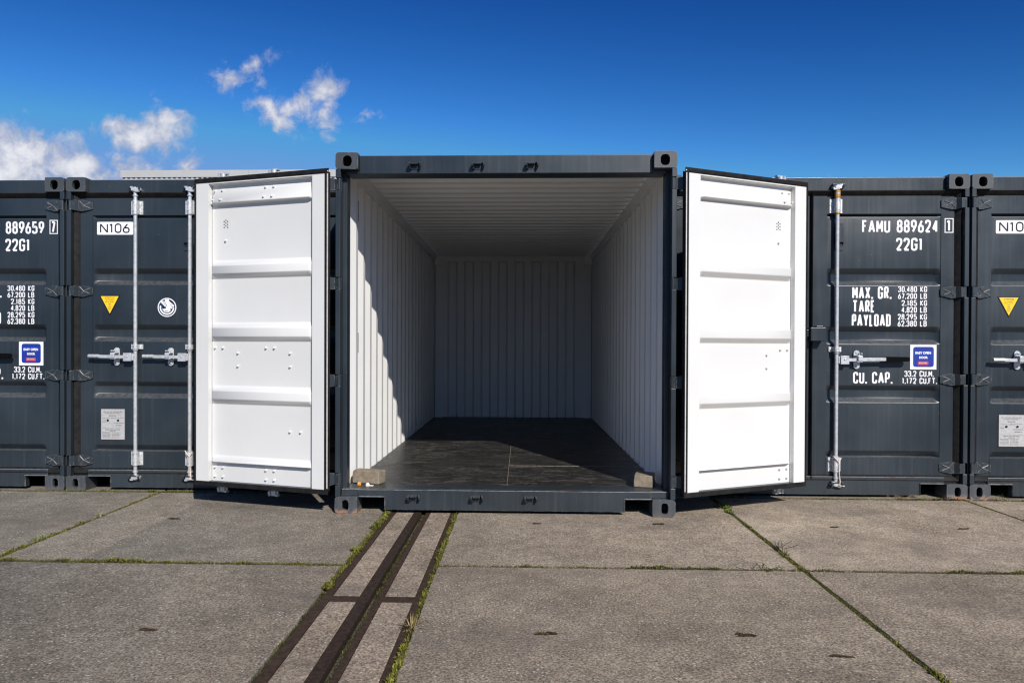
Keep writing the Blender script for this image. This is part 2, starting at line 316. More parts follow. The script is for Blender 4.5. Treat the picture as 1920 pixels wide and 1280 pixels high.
# ------------------------------------------------------------------ mesh builder
class MB:
    def __init__(s): s.v = []; s.f = []; s.m = []
    def add(s, verts, faces, m=0):
        o = len(s.v); s.v += [tuple(v) for v in verts]
        for f in faces: s.f.append([i + o for i in f]); s.m.append(m)
    def box(s, x0, x1, y0, y1, z0, z1, m=0):
        v = [(x, y, z) for z in (z0, z1) for y in (y0, y1) for x in (x0, x1)]
        s.add(v, [(0, 2, 3, 1), (4, 5, 7, 6), (0, 1, 5, 4), (2, 6, 7, 3), (0, 4, 6, 2), (1, 3, 7, 5)], m)
    def cyl(s, a, b, r, n=12, m=0, r2=None):
        a = Vector(a); b = Vector(b); d = (b - a).normalized(); r2 = r if r2 is None else r2
        q = d.to_track_quat('Z', 'Y'); vs = []
        for c, rr in ((a, r), (b, r2)):
            for i in range(n):
                t = 2 * math.pi * i / n; vs.append(c + q @ Vector((rr * math.cos(t), rr * math.sin(t), 0)))
        fs = [(i, (i + 1) % n, n + (i + 1) % n, n + i) for i in range(n)] + [tuple(range(n))[::-1], tuple(range(n, 2 * n))]
        s.add(vs, fs, m)
    def dome(s, c, d, r, h, n=10, m=0):
        c = Vector(c); q = Vector(d).to_track_quat('Z', 'Y'); vs = []; fs = []
        for k in range(3):
            t = k / 3 * math.pi / 2
            for i in range(n):
                a = 2 * math.pi * i / n; vs.append(c + q @ Vector((r * math.cos(t) * math.cos(a), r * math.cos(t) * math.sin(a), h * math.sin(t))))
        vs.append(c + q @ Vector((0, 0, h)))
        for k in range(2):
            for i in range(n): fs.append((k * n + i, k * n + (i + 1) % n, (k + 1) * n + (i + 1) % n, (k + 1) * n + i))
        for i in range(n): fs.append((2 * n + i, 2 * n + (i + 1) % n, 3 * n))
        fs.append(tuple(range(n))[::-1]); s.add(vs, fs, m)
    def prism(s, poly, fn, a0, a1, m=0):          # fn(p, a) -> xyz
        n = len(poly); vs = [fn(p, a0) for p in poly] + [fn(p, a1) for p in poly]
        s.add(vs, [(i, (i + 1) % n, n + (i + 1) % n, n + i) for i in range(n)] + [tuple(range(n))[::-1], tuple(range(n, 2 * n))], m)
    def tube(s, pts, r, n=8, m=0):
        for a, b in zip(pts[:-1], pts[1:]): s.cyl(a, b, r, n, m)
    def flat(s, poly, y, m=0):                    # one polygon facing -y
        s.add([(p[0], y, p[1]) for p in poly], [tuple(range(len(poly)))], m)
    def build(s, name, mats, parent=None, smooth=None, bevel=None, mirror=False, recalc=True, seg=2):
        me = bpy.data.meshes.new(name)
        vs = [(-v[0], v[1], v[2]) for v in s.v] if mirror else s.v
        fs = [f[::-1] for f in s.f] if mirror else s.f
        me.from_pydata(vs, [], fs)
        for i, mi in enumerate(s.m): me.polygons[i].material_index = mi
        for mt in mats: me.materials.append(MATS[mt])
        if recalc:
            bm = bmesh.new(); bm.from_mesh(me); bmesh.ops.recalc_face_normals(bm, faces=bm.faces); bm.to_mesh(me); bm.free()
        if smooth:
            for p in me.polygons: p.use_smooth = True
            me.set_sharp_from_angle(angle=R_(smooth))
        me.update()
        o = bpy.data.objects.new(name, me); COL.objects.link(o)
        if parent: o.parent = parent
        if bevel:
            bv = o.modifiers.new('edge', 'BEVEL'); bv.width = bevel; bv.segments = seg; bv.limit_method = 'ANGLE'; bv.angle_limit = R_(40)
        return o
def tag(o, label=None, cat=None, group=None, kind=None):
    if label: o['label'] = label
    if cat: o['category'] = cat
    if group: o['group'] = group
    if kind: o['kind'] = kind
    return o
def empty(name, loc, rz=0, **kw):
    o = bpy.data.objects.new(name, None); COL.objects.link(o); o.location = loc; o.rotation_euler = (0, 0, rz); o.empty_display_size = 0.2
    return tag(o, **kw)
def link_copy(src, parent, loc=None, rot=None):
    o = src.copy(); COL.objects.link(o); o.parent = parent
    if loc is not None: o.location = loc
    if rot is not None: o.rotation_euler = rot
    return o
PROTO = {}
def shared(key, parent, make):                    # the first call builds, later calls copy the object and share its mesh
    if key in PROTO: return link_copy(PROTO[key], parent)
    o = make(); PROTO[key] = o; return o

# ------------------------------------------------------------------ stroke lettering (condensed container type)
def round_poly(pts, r, closed):
    out = []; n = len(pts)
    for i in range(n):
        p = Vector(pts[i][:2]); rr = pts[i][2] if len(pts[i]) > 2 else r
        if (not closed and i in (0, n - 1)) or rr <= 0: out.append(p); continue
        a = Vector(pts[i - 1][:2]); b = Vector(pts[(i + 1) % n][:2])
        la, lb = (a - p).length, (b - p).length; k = min(rr, la * 0.5, lb * 0.5)
        pa = p + (a - p) / la * k; pb = p + (b - p) / lb * k
        for j in range(6):
            t = j / 5; out.append((1 - t) ** 2 * pa + 2 * t * (1 - t) * p + t * t * pb)
    return out
def stroke(mb, pts, closed, t, y, m=0):
    """flat ribbon of width t; sharp corners are cut into overlapping pieces, each a hair in front of the last"""
    n = len(pts); seg = [(pts[(i + 1) % n] - pts[i]).normalized() for i in range(n)]
    if not closed:
        cuts = [i for i in range(1, n - 1) if seg[i - 1].dot(seg[i]) < 0.15]
        if cuts:
            idx = [0] + cuts + [n - 1]
            for k, (a, b) in enumerate(zip(idx[:-1], idx[1:])):
                q = [p.copy() for p in pts[a:b + 1]]
                right = k > 0 and abs(seg[a - 1].dot(seg[a])) < 0.15       # square corner: carry the new piece to the outer edge
                if right: q[0] = q[0] - seg[a] * t / 2
                stroke(mb, q, False, t, y - 0.00025 * k, m)
            return
    L = []; Rr = []
    for i in range(n):
        p = pts[i]; d1 = seg[i - 1] if (closed or i > 0) else seg[i]; d2 = seg[i] if (closed or i < n - 1) else seg[i - 1]
        nn = Vector((-(d1.y + d2.y), d1.x + d2.x)).normalized(); c = max(0.72, nn.dot(Vector((-d1.y, d1.x))))
        L.append(p + nn * t / 2 / c); Rr.append(p - nn * t / 2 / c)
    vs = [(q.x, y, q.y) for q in L] + [(q.x, y, q.y) for q in Rr]
    mb.add(vs, [(i, (i + 1) % n, n + (i + 1) % n, n + i) for i in range(n if closed else n - 1)], m)
# glyph: width/height ratio, strokes (points in a unit box, corner rounding as a share of the width, closed)
G = {
 '0': (.44, [([(0,0),(1,0),(1,1),(0,1)], .5, 1)]), '1': (.26, [([(0,.84,0),(.62,1,0),(.62,0)], 0, 0)]),
 '2': (.44, [([(0,.74),(0,1),(1,1),(1,.58),(0,0,0),(1,0)], .5, 0)]),
 '3': (.44, [([(0,.80),(0,1),(1,1),(1,.55),(.35,.55)], .5, 0), ([(.35,.51),(1,.51),(1,0),(0,0),(0,.2)], .5, 0)]),
 '4': (.46, [([(.76,0),(.76,1,0),(0,.25,0),(1,.25)], 0, 0)]),
 '5': (.44, [([(.95,1),(.08,1,0),(.04,.56,.1),(1,.60),(1,0),(0,0),(0,.2)], .5, 0)]),
 '6': (.44, [([(0,0),(1,0),(1,.55),(0,.55)], .5, 1), ([(.72,1),(.02,.42),(0,.25)], .3, 0)]),
 '7': (.42, [([(0,1),(1,1,0),(.36,0)], 0, 0)]),
 '8': (.44, [([(0,0),(1,0),(1,.53),(0,.53)], .5, 1), ([(.06,.53),(.94,.53),(.94,1),(.06,1)], .5, 1)]),
 '9': (.44, [([(0,1),(1,1),(1,.45),(0,.45)], .5, 1), ([(.28,0),(.98,.58),(1,.75)], .3, 0)]),
 'A': (.50, [([(0,0),(.5,1.02,0),(1,0)], 0, 0), ([(.2,.28),(.8,.28)], 0, 0)]),
 'B': (.44, [([(0,0,0),(.95,0),(.95,.53),(0,.53,0)], .45, 1), ([(0,.53,0),(.9,.53),(.9,1),(0,1,0)], .45, 1)]),
 'C': (.44, [([(1,.72),(1,1),(0,1),(0,0),(1,0),(1,.28)], .5, 0)]),
 'D': (.44, [([(0,0,0),(1,0),(1,1),(0,1,0)], .5, 1)]),
 'E': (.38, [([(1,1),(0,1,0),(0,0,0),(1,0)], 0, 0), ([(0,.53),(.8,.53)], 0, 0)]),
 'F': (.38, [([(1,1),(0,1,0),(0,0)], 0, 0), ([(0,.55),(.75,.55)], 0, 0)]),
 'G': (.46, [([(1,.74),(1,1),(0,1),(0,0),(1,0),(1,.46,0),(.55,.46)], .5, 0)]),
 'K': (.46, [([(0,0),(0,1)], 0, 0), ([(.95,1),(.1,.46,0),(1,0)], 0, 0)]),
 'L': (.36, [([(0,1),(0,0,0),(1,0)], 0, 0)]),
 'N': (.52, [([(0,0),(0,1,0),(1,0,0),(1,1)], 0, 0)]),
 'M': (.50, [([(0,0),(0,1,0),(.5,.28,0),(1,1,0),(1,0)], 0, 0)]),
 'O': (.44, [([(0,0),(1,0),(1,1),(0,1)], .5, 1)]),
 'P': (.42, [([(0,0),(0,1)], 0, 0), ([(0,1),(1,1),(1,.45),(0,.45)], .5, 0)]),
 'R': (.44, [([(0,0),(0,1)], 0, 0), ([(0,1),(.95,1),(.95,.50),(0,.50)], .5, 0), ([(.45,.50),(1,0)], 0, 0)]),
 'T': (.52, [([(0,1),(1,1)], 0, 0), ([(.5,1),(.5,0)], 0, 0)]),
 'U': (.44, [([(0,1),(0,0),(1,0),(1,1)], .5, 0)]),
 'X': (.46, [([(0,0),(1,1)], 0, 0), ([(0,1),(1,0)], 0, 0)]),
 'Y': (.46, [([(0,1),(.5,.45,0),(1,1)], 0, 0), ([(.5,.45),(.5,0)], 0, 0)]),
 '.': (.12, None), ' ': (.30, None)}
def lettering(mb, s, x0, x1, zt, zb, y, bold=0.125, m=0):
    h = zt - zb; gap = 0.085; ws = [G[c][0] for c in s]
    nat = sum(ws) + gap * (len(s) - 1); k = (x1 - x0) / nat; t = h * bold; x = x0
    for i, c in enumerate(s):
        w = ws[i] * k
        if c == '.': mb.add([(x, y, zb), (x + t, y, zb), (x + t, y, zb + t), (x, y, zb + t)], [(0, 1, 2, 3)], m)
        elif c != ' ':
            for j, (pts, r, cl) in enumerate(G[c][1]):
                ax, az = x + t / 2, zb + t / 2; bw, bh = w - t, h - t
                if c == '1': bw = max(bw, t * .7)
                P = [(ax + p[0] * bw, az + p[1] * bh) + ((p[2] * bw,) if len(p) > 2 else ()) for p in pts]
                stroke(mb, round_poly(P, r * bw, cl), cl, t, y - 0.0008 * j, m)
        x += w + gap * k
def font_mesh(txt, size, mat, name, parent, loc, width=None, bold=0.0, align='CENTER'):
    cu_ = bpy.data.curves.new(name, 'FONT'); cu_.body = txt; cu_.size = size; cu_.align_x = align; cu_.align_y = 'CENTER'; cu_.offset = bold
    tmp = bpy.data.objects.new(name, cu_); COL.objects.link(tmp)
    dg = bpy.context.evaluated_depsgraph_get(); me = bpy.data.meshes.new_from_object(tmp.evaluated_get(dg))
    bpy.data.objects.remove(tmp); bpy.data.curves.remove(cu_)
    xs = [v.co.x for v in me.vertices]; w = max(xs) - min(xs); k = width / w if width else 1.0
    for v in me.vertices: v.co = Vector((v.co.x * k, 0, v.co.y))
    me.materials.clear(); me.materials.append(MATS[mat]); me.name = name
    o = bpy.data.objects.new(name, me); COL.objects.link(o); o.parent = parent; o.location = loc
    return o

# ------------------------------------------------------------------ container dimensions (metres)
HW, LEN, HT = 1.219, 6.058, 2.591
DE = 0.085                  # container edge to door edge
DW = HW - DE - 0.012        # door leaf width
DY = 0.065                  # outer face of a shut door behind the casting face
ZB, ZT = 0.178, 2.430       # door leaf
RODS = (0.484, 0.942)
HINGE_Z = (2.365, 1.653, 0.953, 0.243)

def casting(name, top, left, parent):
    """corner casting with an oblong hole in its front face"""
    def make():
        b = MB(); h = 0.118; w = 0.162; d = 0.178; n = 40; outer = []; hole = []
        cx, cz = w * 0.5, h * 0.5
        hx, hz, ex = (0.034, 0.040, 2.4) if top else (0.025, 0.040, 2.8)
        hcx, hcz = (cx + 0.004, cz - 0.003) if top else (cx - 0.005, cz - 0.002)
        rad = 0.020
        def rr(t):                                  # rounded rectangle by angle; sharp on the inner side
            ca, sa = math.cos(t), math.sin(t); k = min((w / 2) / abs(ca) if abs(ca) > 1e-6 else 9, (h / 2) / abs(sa) if abs(sa) > 1e-6 else 9)
            x, z = ca * k, sa * k
            for sx in (-1, 1):
                for sz in (-1, 1):
                    r = rad if sx < 0 else 0.006
                    kx, kz = sx * (w / 2 - r), sz * (h / 2 - r)
                    if x * sx > abs(kx) and z * sz > abs(kz):
                        # march along the ray to the arc
                        lo, hi = 0.0, k
                        for _ in range(30):
                            q = (lo + hi) / 2; X, Z = ca * q, sa * q
                            if X * sx > abs(kx) and Z * sz > abs(kz) and (X - kx) ** 2 + (Z - kz) ** 2 > r * r: hi = q
                            else: lo = q
                        x, z = ca * lo, sa * lo
            return x + cx, z + cz
        angs = sorted([2 * math.pi * i / n for i in range(n)] + [math.atan2(s2 * h / 2, s1 * w / 2) % (2 * math.pi) for s1 in (1,) for s2 in (-1, 1)])
        n = len(angs)
        for t in angs:
            outer.append(rr(t)); ca, sa = math.cos(t), math.sin(t)
            hole.append((hcx + hx * math.copysign(abs(ca) ** (2 / ex), ca), hcz + hz * math.copysign(abs(sa) ** (2 / ex), sa)))
        X = lambda x: x - 0.0
        F = [(X(p[0]), 0, p[1]) for p in outer]; Hf = [(X(p[0]), 0, p[1]) for p in hole]; Hb = [(X(p[0]), 0.03, p[1]) for p in hole]
        Bk = [(X(p[0]), d, p[1]) for p in outer]
        In = [(X(w / 2 + (p[0] - w / 2) * 0.84), 0.03, h / 2 + (p[1] - h / 2) * 0.78) for p in outer]; Ib = [(p[0], d - 0.02, p[2]) for p in In]
        vs = F + Hf + Hb + Bk + In + Ib; fs = []
        for i in range(n):
            j = (i + 1) % n
            fs += [(i, j, n + j, n + i), (n + i, n + j, 2 * n + j, 2 * n + i), (j, i, 3 * n + i, 3 * n + j), (2 * n + i, 2 * n + j, 4 * n + j, 4 * n + i), (4 * n + i, 4 * n + j, 5 * n + j, 5 * n + i)]
        fs += [tuple(range(3 * n, 4 * n))[::-1], tuple(range(5 * n, 6 * n))]
        b.add(vs, fs)
        return b.build('corner_casting', ['slate_casting'], parent, smooth=32, mirror=not left)
    o = shared(('casting', top, left), parent, make)
    o.location = ((-HW if left else HW), 0, HT - 0.118 if top else 0); o.rotation_euler = (0, 0, 0)
    o.material_slots[0].link = 'DATA'
    return o

# ------------------------------------------------------------------ door leaf. local x: hinge edge -> free edge, y: outer face 0 -> inner face 0.05
FL, RG = 0.007, 0.046       # inner surface depth of the panel flats / ridges
def panel_profile():
    P = [(2.283, .046), (2.272, .046, 1), (2.262, FL, 1)]
    for a, b_, c, d in ((1.844, 1.802, 1.743, 1.707), (1.376, 1.336, 1.270, 1.234), (0.900, 0.862, 0.800, 0.762)):
        P += [(a, FL, 1), (b_, RG, 1), (c, RG, 1), (d, FL, 1)]
    P += [(0.372, FL, 1), (0.326, RG, 1), (0.316, FL, 1), (ZB, FL)]
    P = [(ZT - 0.012, RG), (ZT - 0.018, FL + .004, 1), (2.385, FL + 0.004, 1)] + P
    out = []
    for i, p in enumerate(P):                       # round the folds
        if len(p) == 2 or i in (0, len(P) - 1): out.append(p[:2]); continue
        a, b_ = Vector(P[i - 1][:2]), Vector(P[i + 1][:2]); q = Vector(p[:2]); la, lb = (a - q).length, (b_ - q).length
        k = min(0.0055, la * .42, lb * .42); pa, pb = q + (a - q) / la * k, q + (b_ - q) / lb * k
        for j in range(5):
            t = j / 4; v = (1 - t) ** 2 * pa + 2 * t * (1 - t) * q + t * t * pb; out.append((v.x, v.y))
    return out
PROF = panel_profile()
def inner_y(z):
    for (z0, y0), (z1, y1) in zip(PROF[:-1], PROF[1:]):
        if z1 <= z <= z0 and z0 > z1: return y0 + (y1 - y0) * (z0 - z) / (z0 - z1)
    return FL
SL, SR = 0.103, DW - 0.112
def door_frame(mirror):
    b = MB()
    # stiles and rails: dark outside, white inside
    for x0, x1, o0 in ((0, SL, True), (SR, DW, False)):
        b.box(x0, x1, 0.0, 0.010, ZB, ZT, 0)
        b.box(x0 if not o0 else x0 + .0, x1, 0.010, 0.050, ZB, ZT, 1)
    b.box(SL, SR, 0.0005, 0.0028, 2.286, ZT, 0); b.box(SL, SR, -0.003, 0.0028, ZB, 0.319, 0); b.add([(SL, -0.003, .319), (SR, -0.003, .319), (SR, .0030, .3235), (SL, .0030, .3235)], [(0, 1, 2, 3)], 0)
    b.box(SL, SR, 0.028, 0.0495, ZT - 0.010, ZT - 0.0005, 1)
    b.box(0.0, DW, 0.004, 0.046, ZT + 0.0005, ZT + 0.004, 0); b.box(0.0, DW, 0.004, 0.046, ZB - 0.004, ZB - 0.0005, 0)
    # folded panel: rows of the profile, ends tapering into the stiles
    xs = [SL + .001, SL + .036, SR - .036, SR - .001]; n = len(PROF); vi = []; ve = []
    for k, x in enumerate(xs):
        for z, y in PROF:
            yy_ = y if k in (1, 2) else FL + (y - FL) * 0.02
            if k in (0, 3) and z > ZT - .016: yy_ = y
            vi.append((x, yy_, z)); ve.append((x, yy_ - 0.0026, z))
    fi = []
    for k in range(3):
        for i in range(n - 1):                       # same diagonal on both skins
            a, b_, c, d = k * n + i, k * n + i + 1, (k + 1) * n + i + 1, (k + 1) * n + i
            fi += [(a, b_, c), (a, c, d)] if k else [(a, b_, d), (b_, c, d)]
    b2 = MB(); b2.add(vi, fi, 1); b2.add(ve, [f[::-1] for f in fi], 0)
    return b, b2
def make_door(name, parent, mirror, side):
    def make():
        b, b2 = door_frame(mirror)
        o = b.build(name, ['slate_paint', 'white_paint'], parent, mirror=mirror)
        # join the folded panel without touching its winding
        me = o.data; bm = bmesh.new(); bm.from_mesh(me)
        vs = [bm.verts.new((-v[0] if mirror else v[0], v[1], v[2])) for v in b2.v]
        bm.verts.ensure_lookup_table()
        for f, m in zip(b2.f, b2.m):
            ff = f[::-1] if not mirror else f
            fc = bm.faces.new([vs[i] for i in ff]); fc.material_index = m; fc.smooth = True
        bm.to_mesh(me); bm.free(); me.set_sharp_from_angle(angle=R_(50))
        return o
    return shared((name, mirror), parent, make)
def ring(b, x0, x1, z0, z1, prof, m=0, hinge_scale=1.0, free_scale=1.0):
    """sweep prof [(outward, y)] round the leaf's edge with mitred corners"""
    n = len(prof); vs = []; fs = []
    for cx_, cz_, sx, sz in ((x0, z0, -1, -1), (x1, z0, 1, -1), (x1, z1, 1, 1), (x0, z1, -1, 1)):
        for o_, y in prof: vs.append((cx_ + sx * o_ * (hinge_scale if sx < 0 else free_scale), y, cz_ + sz * o_))
    for k in range(4):
        for i in range(n): fs.append((k * n + i, k * n + (i + 1) % n, ((k + 1) % 4) * n + (i + 1) % n, ((k + 1) % 4) * n + i))
    b.add(vs, fs, m)
def make_gasket(parent, mirror, opened):
    def make():
        b = MB()
        ring(b, 0, DW, ZB, ZT, [(0.001, 0.002), (0.012, -0.002), (0.017, 0.004), (0.012, 0.018), (0.012, 0.036), (0.033, 0.050), (0.034, 0.056), (0.008, 0.058), (0.001, 0.054)] if opened else [(0.001, 0.002), (0.014, -0.014), (0.036, -0.031), (0.041, -0.029), (0.022, -0.004), (0.012, 0.018), (0.012, 0.034), (0.033, 0.050), (0.034, 0.056), (0.008, 0.058), (0.001, 0.054)], 0, 1.0, 0.40)
        return b.build('gasket', ['worn_rubber'], parent, smooth=35, mirror=mirror)
    return shared(('gasket', mirror, opened), parent, make)
def make_strip(parent, mirror):
    def make():
        b = MB(); b.box(-0.0310, -0.0235, 0.0565, 0.0600, ZB + .01, ZT - .005); b.dome((-0.029, .058, ZT + .012), (0, 1, 0), .005, .004)
        return b.build('retaining_strip', ['bright_strip'], parent, mirror=mirror)
    return shared(('strip', mirror), parent, make)
def make_hinge(parent, mirror, z):
    def make():
        b = MB(); L = [(-0.061, -.057, -.035, .034), (-0.030, -.055, -.034, .041), (-0.004, -.020, .0, .046), (0.030, -.018, -.0005, .046), (0.108, -.012, -.0005, .028)]
        vs = []
        for x, ya, yb, h in L: vs += [(x, ya, -h), (x, ya, h), (x, yb, h), (x, yb, -h)]
        fs = [(0, 1, 2, 3), (16, 19, 18, 17)]
        for k in range(4):
            for i in range(4): fs.append((4 * k + i, 4 * k + (i + 1) % 4, 4 * k + 4 + (i + 1) % 4, 4 * k + 4 + i))
        b.add(vs, fs)
        b.cyl((-0.061, -.045, -.040), (-0.061, -.045, .040), .0135, 14); b.dome((-0.061, -.045, .040), (0, 0, 1), .010, .006)
        for s1 in (-1, 1):                          # ribs cast on the blade
            b.tube([(0.004, -.020, s1 * .036), (0.036, -.019, 0), ], .0035, 6); b.tube([(0.036, -.019, 0), (0.086, -.015, s1 * .022)], .0035, 6)
        return b.build('hinge', ['slate_paint_worn_glint'], parent, smooth=40, mirror=mirror)
    o = shared(('hinge', mirror), parent, make); o.location = (0, 0, z); return o
def make_rod(parent, mirror, x):
    def make():
        b = MB(); y = -.036
        b.cyl((0, y, .115), (0, y, 2.487), .0150, 16)
        for z0, z1 in ((2.437, 2.447), (2.283, 2.293), (.318, .330), (.150, .160), (1.158, 1.166)): b.cyl((0, y, z0), (0, y, z1), .0215, 16)
        for z, s1 in ((2.492, 1), (.108, -1)):      # cam heads with their hooks
            b.cyl((0, y, z - .018), (0, y, z + .018), .024, 10)
            b.prism([(-.032, -.004), (-.024, -.022), (.020, -.020), (.034, -.006), (.044, .018), (.030, .022), (.018, .004), (-.020, .006)], lambda p, a: (p[0], y + p[1] - .004, z + a), -.011, .011)
            b.box(-.036, -.012, y - .022, y + .010, z + s1 * .010, z + s1 * .024); b.box(.010, .040, y - .026, y - .008, z - s1 * .022, z - s1 * .010)
            b.prism([(.024, -.020), (.046, -.004), (.036, .024), (.026, .020)], lambda p, a: (p[0], y + a, z + s1 * p[1]), -.014, .016)
        return b.build('lock_rod', ['galvanised'], parent, smooth=40, mirror=mirror)
    o = shared(('rod', mirror), parent, make); o.location = (-x if mirror else x, 0, 0); return o
def make_bracket(parent, mirror, x, z, h):
    def make():
        b = MB(); y = -.036; n = 9; poly = []
        for i in range(n): t = math.pi * i / (n - 1); poly.append((math.cos(t) * .0235, y - math.sin(t) * .0235))
        poly += [(-.0235, -.006), (-.050, -.006), (-.050, -.0005), (.050, -.0005), (.050, -.006), (.0235, -.006)]
        b.prism(poly, lambda p, a: (p[0], p[1], a), -h, h)
        for sx in (-1, 1):
            for sz in ((-1, 1) if h > .03 else (0,)): b.dome((sx * .037, -.006, sz * h * .62), (0, -1, 0), .0065, .005, 8)
        for sz in ((-1, 1) if h > .03 else (0,)): b.cyl((-.004, y - .0242, sz * h * .66), (-.004, y - .0225, sz * h * .66), .0035, 8, 1)
        return b.build('rod_bracket', ['galvanised_dull', 'sticker_black'], parent, smooth=40, mirror=mirror)
    o = shared(('bracket', mirror, h), parent, make); o.location = (-x if mirror else x, 0, z); return o
def make_handle(parent, mirror, x, long):
    def make():
        b = MB(); z = 0
        b.box(-.092, -.026, -.062, -.020, -.034, .034)          # hub block beside the rod
        b.dome((-.058, -.062, .004), (0, -1, 0), .009, .006, 10)
        b.box(-.026, -.012, -.050, -.022, -.028, .028)
        e = -.385 if not long else -.385
        b.prism([(-.092, -.012), (-.092, .014), (e, .020), (e, -.006)], lambda p, a: (p[0], a, p[1]), -.058, -.046)
        if long:
            b.prism([(e, -.014), (e, .028), (-.560, .026), (-.572, .018), (-.572, -.002), (-.560, -.010)], lambda p, a: (p[0], a, p[1]), -.062, -.040, 1)
        else: b.cyl((-.300, -.052, .007), (e - .004, -.052, .007), .0155, 10)
        return b.build('door_handle', ['galvanised', 'black_plastic'], parent, smooth=35, bevel=.002, mirror=mirror)
    o = shared(('handle', mirror, long), parent, make); o.location = (-x if mirror else x, 0, 1.106); return o
def make_catch(parent, mirror, x):
    def make():
        b = MB(); poly = []
        for i in range(13): t = math.pi * i / 12; poly.append((.0245 * math.cos(t), .052 + .0245 * math.sin(t)))
        for i in range(13): t = math.pi + math.pi * i / 12; poly.append((.0245 * math.cos(t), -.050 + .0245 * math.sin(t)))
        b.prism(poly, lambda p, a: (p[0], a, p[1]), -.010, -.0005)
        b.box(-.021, .021, -.072, -.010, -.018, -.010); b.box(-.021, .014, -.078, -.064, -.010, .030)
        b.box(-.021, .021, -.072, -.010, .026, .036)
        for z in (.056, -.052): b.dome((0.002, -.010, z), (0, -1, 0), .009, .007, 10)
        b.cyl((-.016, -.070, .05), (-.016, -.012, .05), .006, 8)
        return b.build('handle_catch', ['galvanised'], parent, smooth=35, bevel=.0015, mirror=mirror)
    o = shared(('catch', mirror), parent, make); o.location = (-x if mirror else x, 0, 1.108); return o
def make_vent(parent, mirror):
    def make():
        b = MB(); x0, x1 = .880, .944
        b.box(x0, x1, -.003, .0005, 1.992, 2.212); b.box(x0 + .004, x1 - .004, -.022, -.003, 2.055, 2.180)
        b.prism([(-.022, 2.055), (-.003, 2.055), (-.003, 2.030)], lambda p, a: (a, p[0], p[1]), x0 + .004, x0 + .008); b.prism([(-.022, 2.055), (-.003, 2.055), (-.003, 2.030)], lambda p, a: (a, p[0], p[1]), x1 - .008, x1 - .004)
        b.box(x0 + .009, x1 - .009, -.0045, -.003, 2.022, 2.054, 1)
        for z in (2.198, 2.004): b.dome((.912, -.003, z), (0, -1, 0), .007, .004, 8)
        return b.build('vent_cover', ['slate_paint', 'sticker_black'], parent, bevel=.0015, mirror=mirror)
    return shared(('vent', mirror), parent, make)
def make_bolt(parent, mirror, x, z):
    def make():
        b = MB(); b.cyl((0, -.004, 0), (0, .013, 0), .0075, 10); b.dome((0, .013, 0), (0, 1, 0), .0075, .004, 10)
        return b.build('bolt', ['white_paint'], parent, smooth=40)
    o = shared('bolt', parent, make); o.location = (-x if mirror else x, inner_y(z), z); return o
def make_vent_holes(parent, mirror):
    b = MB(); y = FL + .0006
    for i, (dx, z) in enumerate([(0, 2.148), (-.0155, 2.138), (.0155, 2.138), (0, 2.127), (-.0155, 2.116), (.0155, 2.116), (0, 2.105), (-.0155, 2.094), (.0155, 2.094)]):
        b.add([(.884 + dx + .0055 * math.cos(t * math.pi / 4), y, z + .0055 * math.sin(t * math.pi / 4)) for t in range(8)], [tuple(range(8))])
    return b.build('vent_holes', ['sticker_black'], parent, mirror=mirror, recalc=False)

def fit_door(door, mirror, opened, rods, long_handle):
    make_gasket(door, mirror, opened)
    if opened: make_strip(door, mirror)
    for z in HINGE_Z: make_hinge(door, mirror, z)
    for x in rods:
        make_rod(door, mirror, x)
        make_bracket(door, mirror, x, 2.347, .056); make_bracket(door, mirror, x, 0.262, .056); make_bracket(door, mirror, x, 1.192, .020)
        make_handle(door, mirror, x, long_handle); make_catch(door, mirror, x - .172)
    make_vent(door, mirror)
    if opened:
        for x in rods:
            for dx in (-.036, .036):
                for z in (2.372, 2.298, 1.187, .282, .212): make_bolt(door, mirror, x + dx, z)
            for z in (1.148, 1.050): make_bolt(door, mirror, x - .172, z)
        make_vent_holes(door, mirror); make_bolt(door, mirror, .882, 1.994)
        if not mirror:
            for x in (.312, .222): make_bolt(door, mirror, x, .575)

# ------------------------------------------------------------------ signs on the shut doors (all lie on the leaf's outer face)
YS = 0.0030
def sticker_number(door, txt, cx_=.293, blank=False):
    b = MB(); P = round_poly([(.140, 2.125, .010), (.446, 2.125, .010), (.446, 2.232, .010), (.140, 2.232, .010)], .01, True)
    b.prism(P, lambda p, a: (p[0], a, p[1]), .0005, .0030)
    o = b.build('number_sticker', ['sticker_white'], door)
    b = MB(); lettering(b, txt, .165, .165 + .252 * (.765 if blank else 1), 2.219, 2.139, -.0003, .135)
    b.build('number_lettering', ['sticker_black'], door, recalc=False)
def sticker_triangle(door):
    b = MB(); T = [(.158, 1.620), (.336, 1.620), (.248, 1.452)]
    b.flat(T[::-1], .0012, 0); c = Vector((.247, 1.568))
    b.flat([tuple(c + (Vector(p) - c) * .86) for p in T][::-1], .0004, 1)
    o = b.build('warning_sticker', ['sticker_black', 'sticker_yellow'], door, recalc=False)
    font_mesh('ATTENTION', .020, 'sticker_ochre', 'warning_lettering', door, (.247, -.0002, 1.597), .082, .0006)
    b = MB()
    for z, segs in ((1.580, ((-.032, -.018), (-.010, .034))), (1.566, ((-.038, -.022), (-.016, -.006), (0, .036))), (1.550, ((-.010, .010),)), (1.536, ((-.010, .010),)), (1.520, ((-.014, .014),)), (1.505, ((-.011, .011),))):
        for a, e in segs: b.flat([(.247 + a, z - .003), (.247 + e, z - .003), (.247 + e, z + .003), (.247 + a, z + .003)], -.0002)
    b.build('warning_print', ['sticker_ochre'], door, recalc=False)
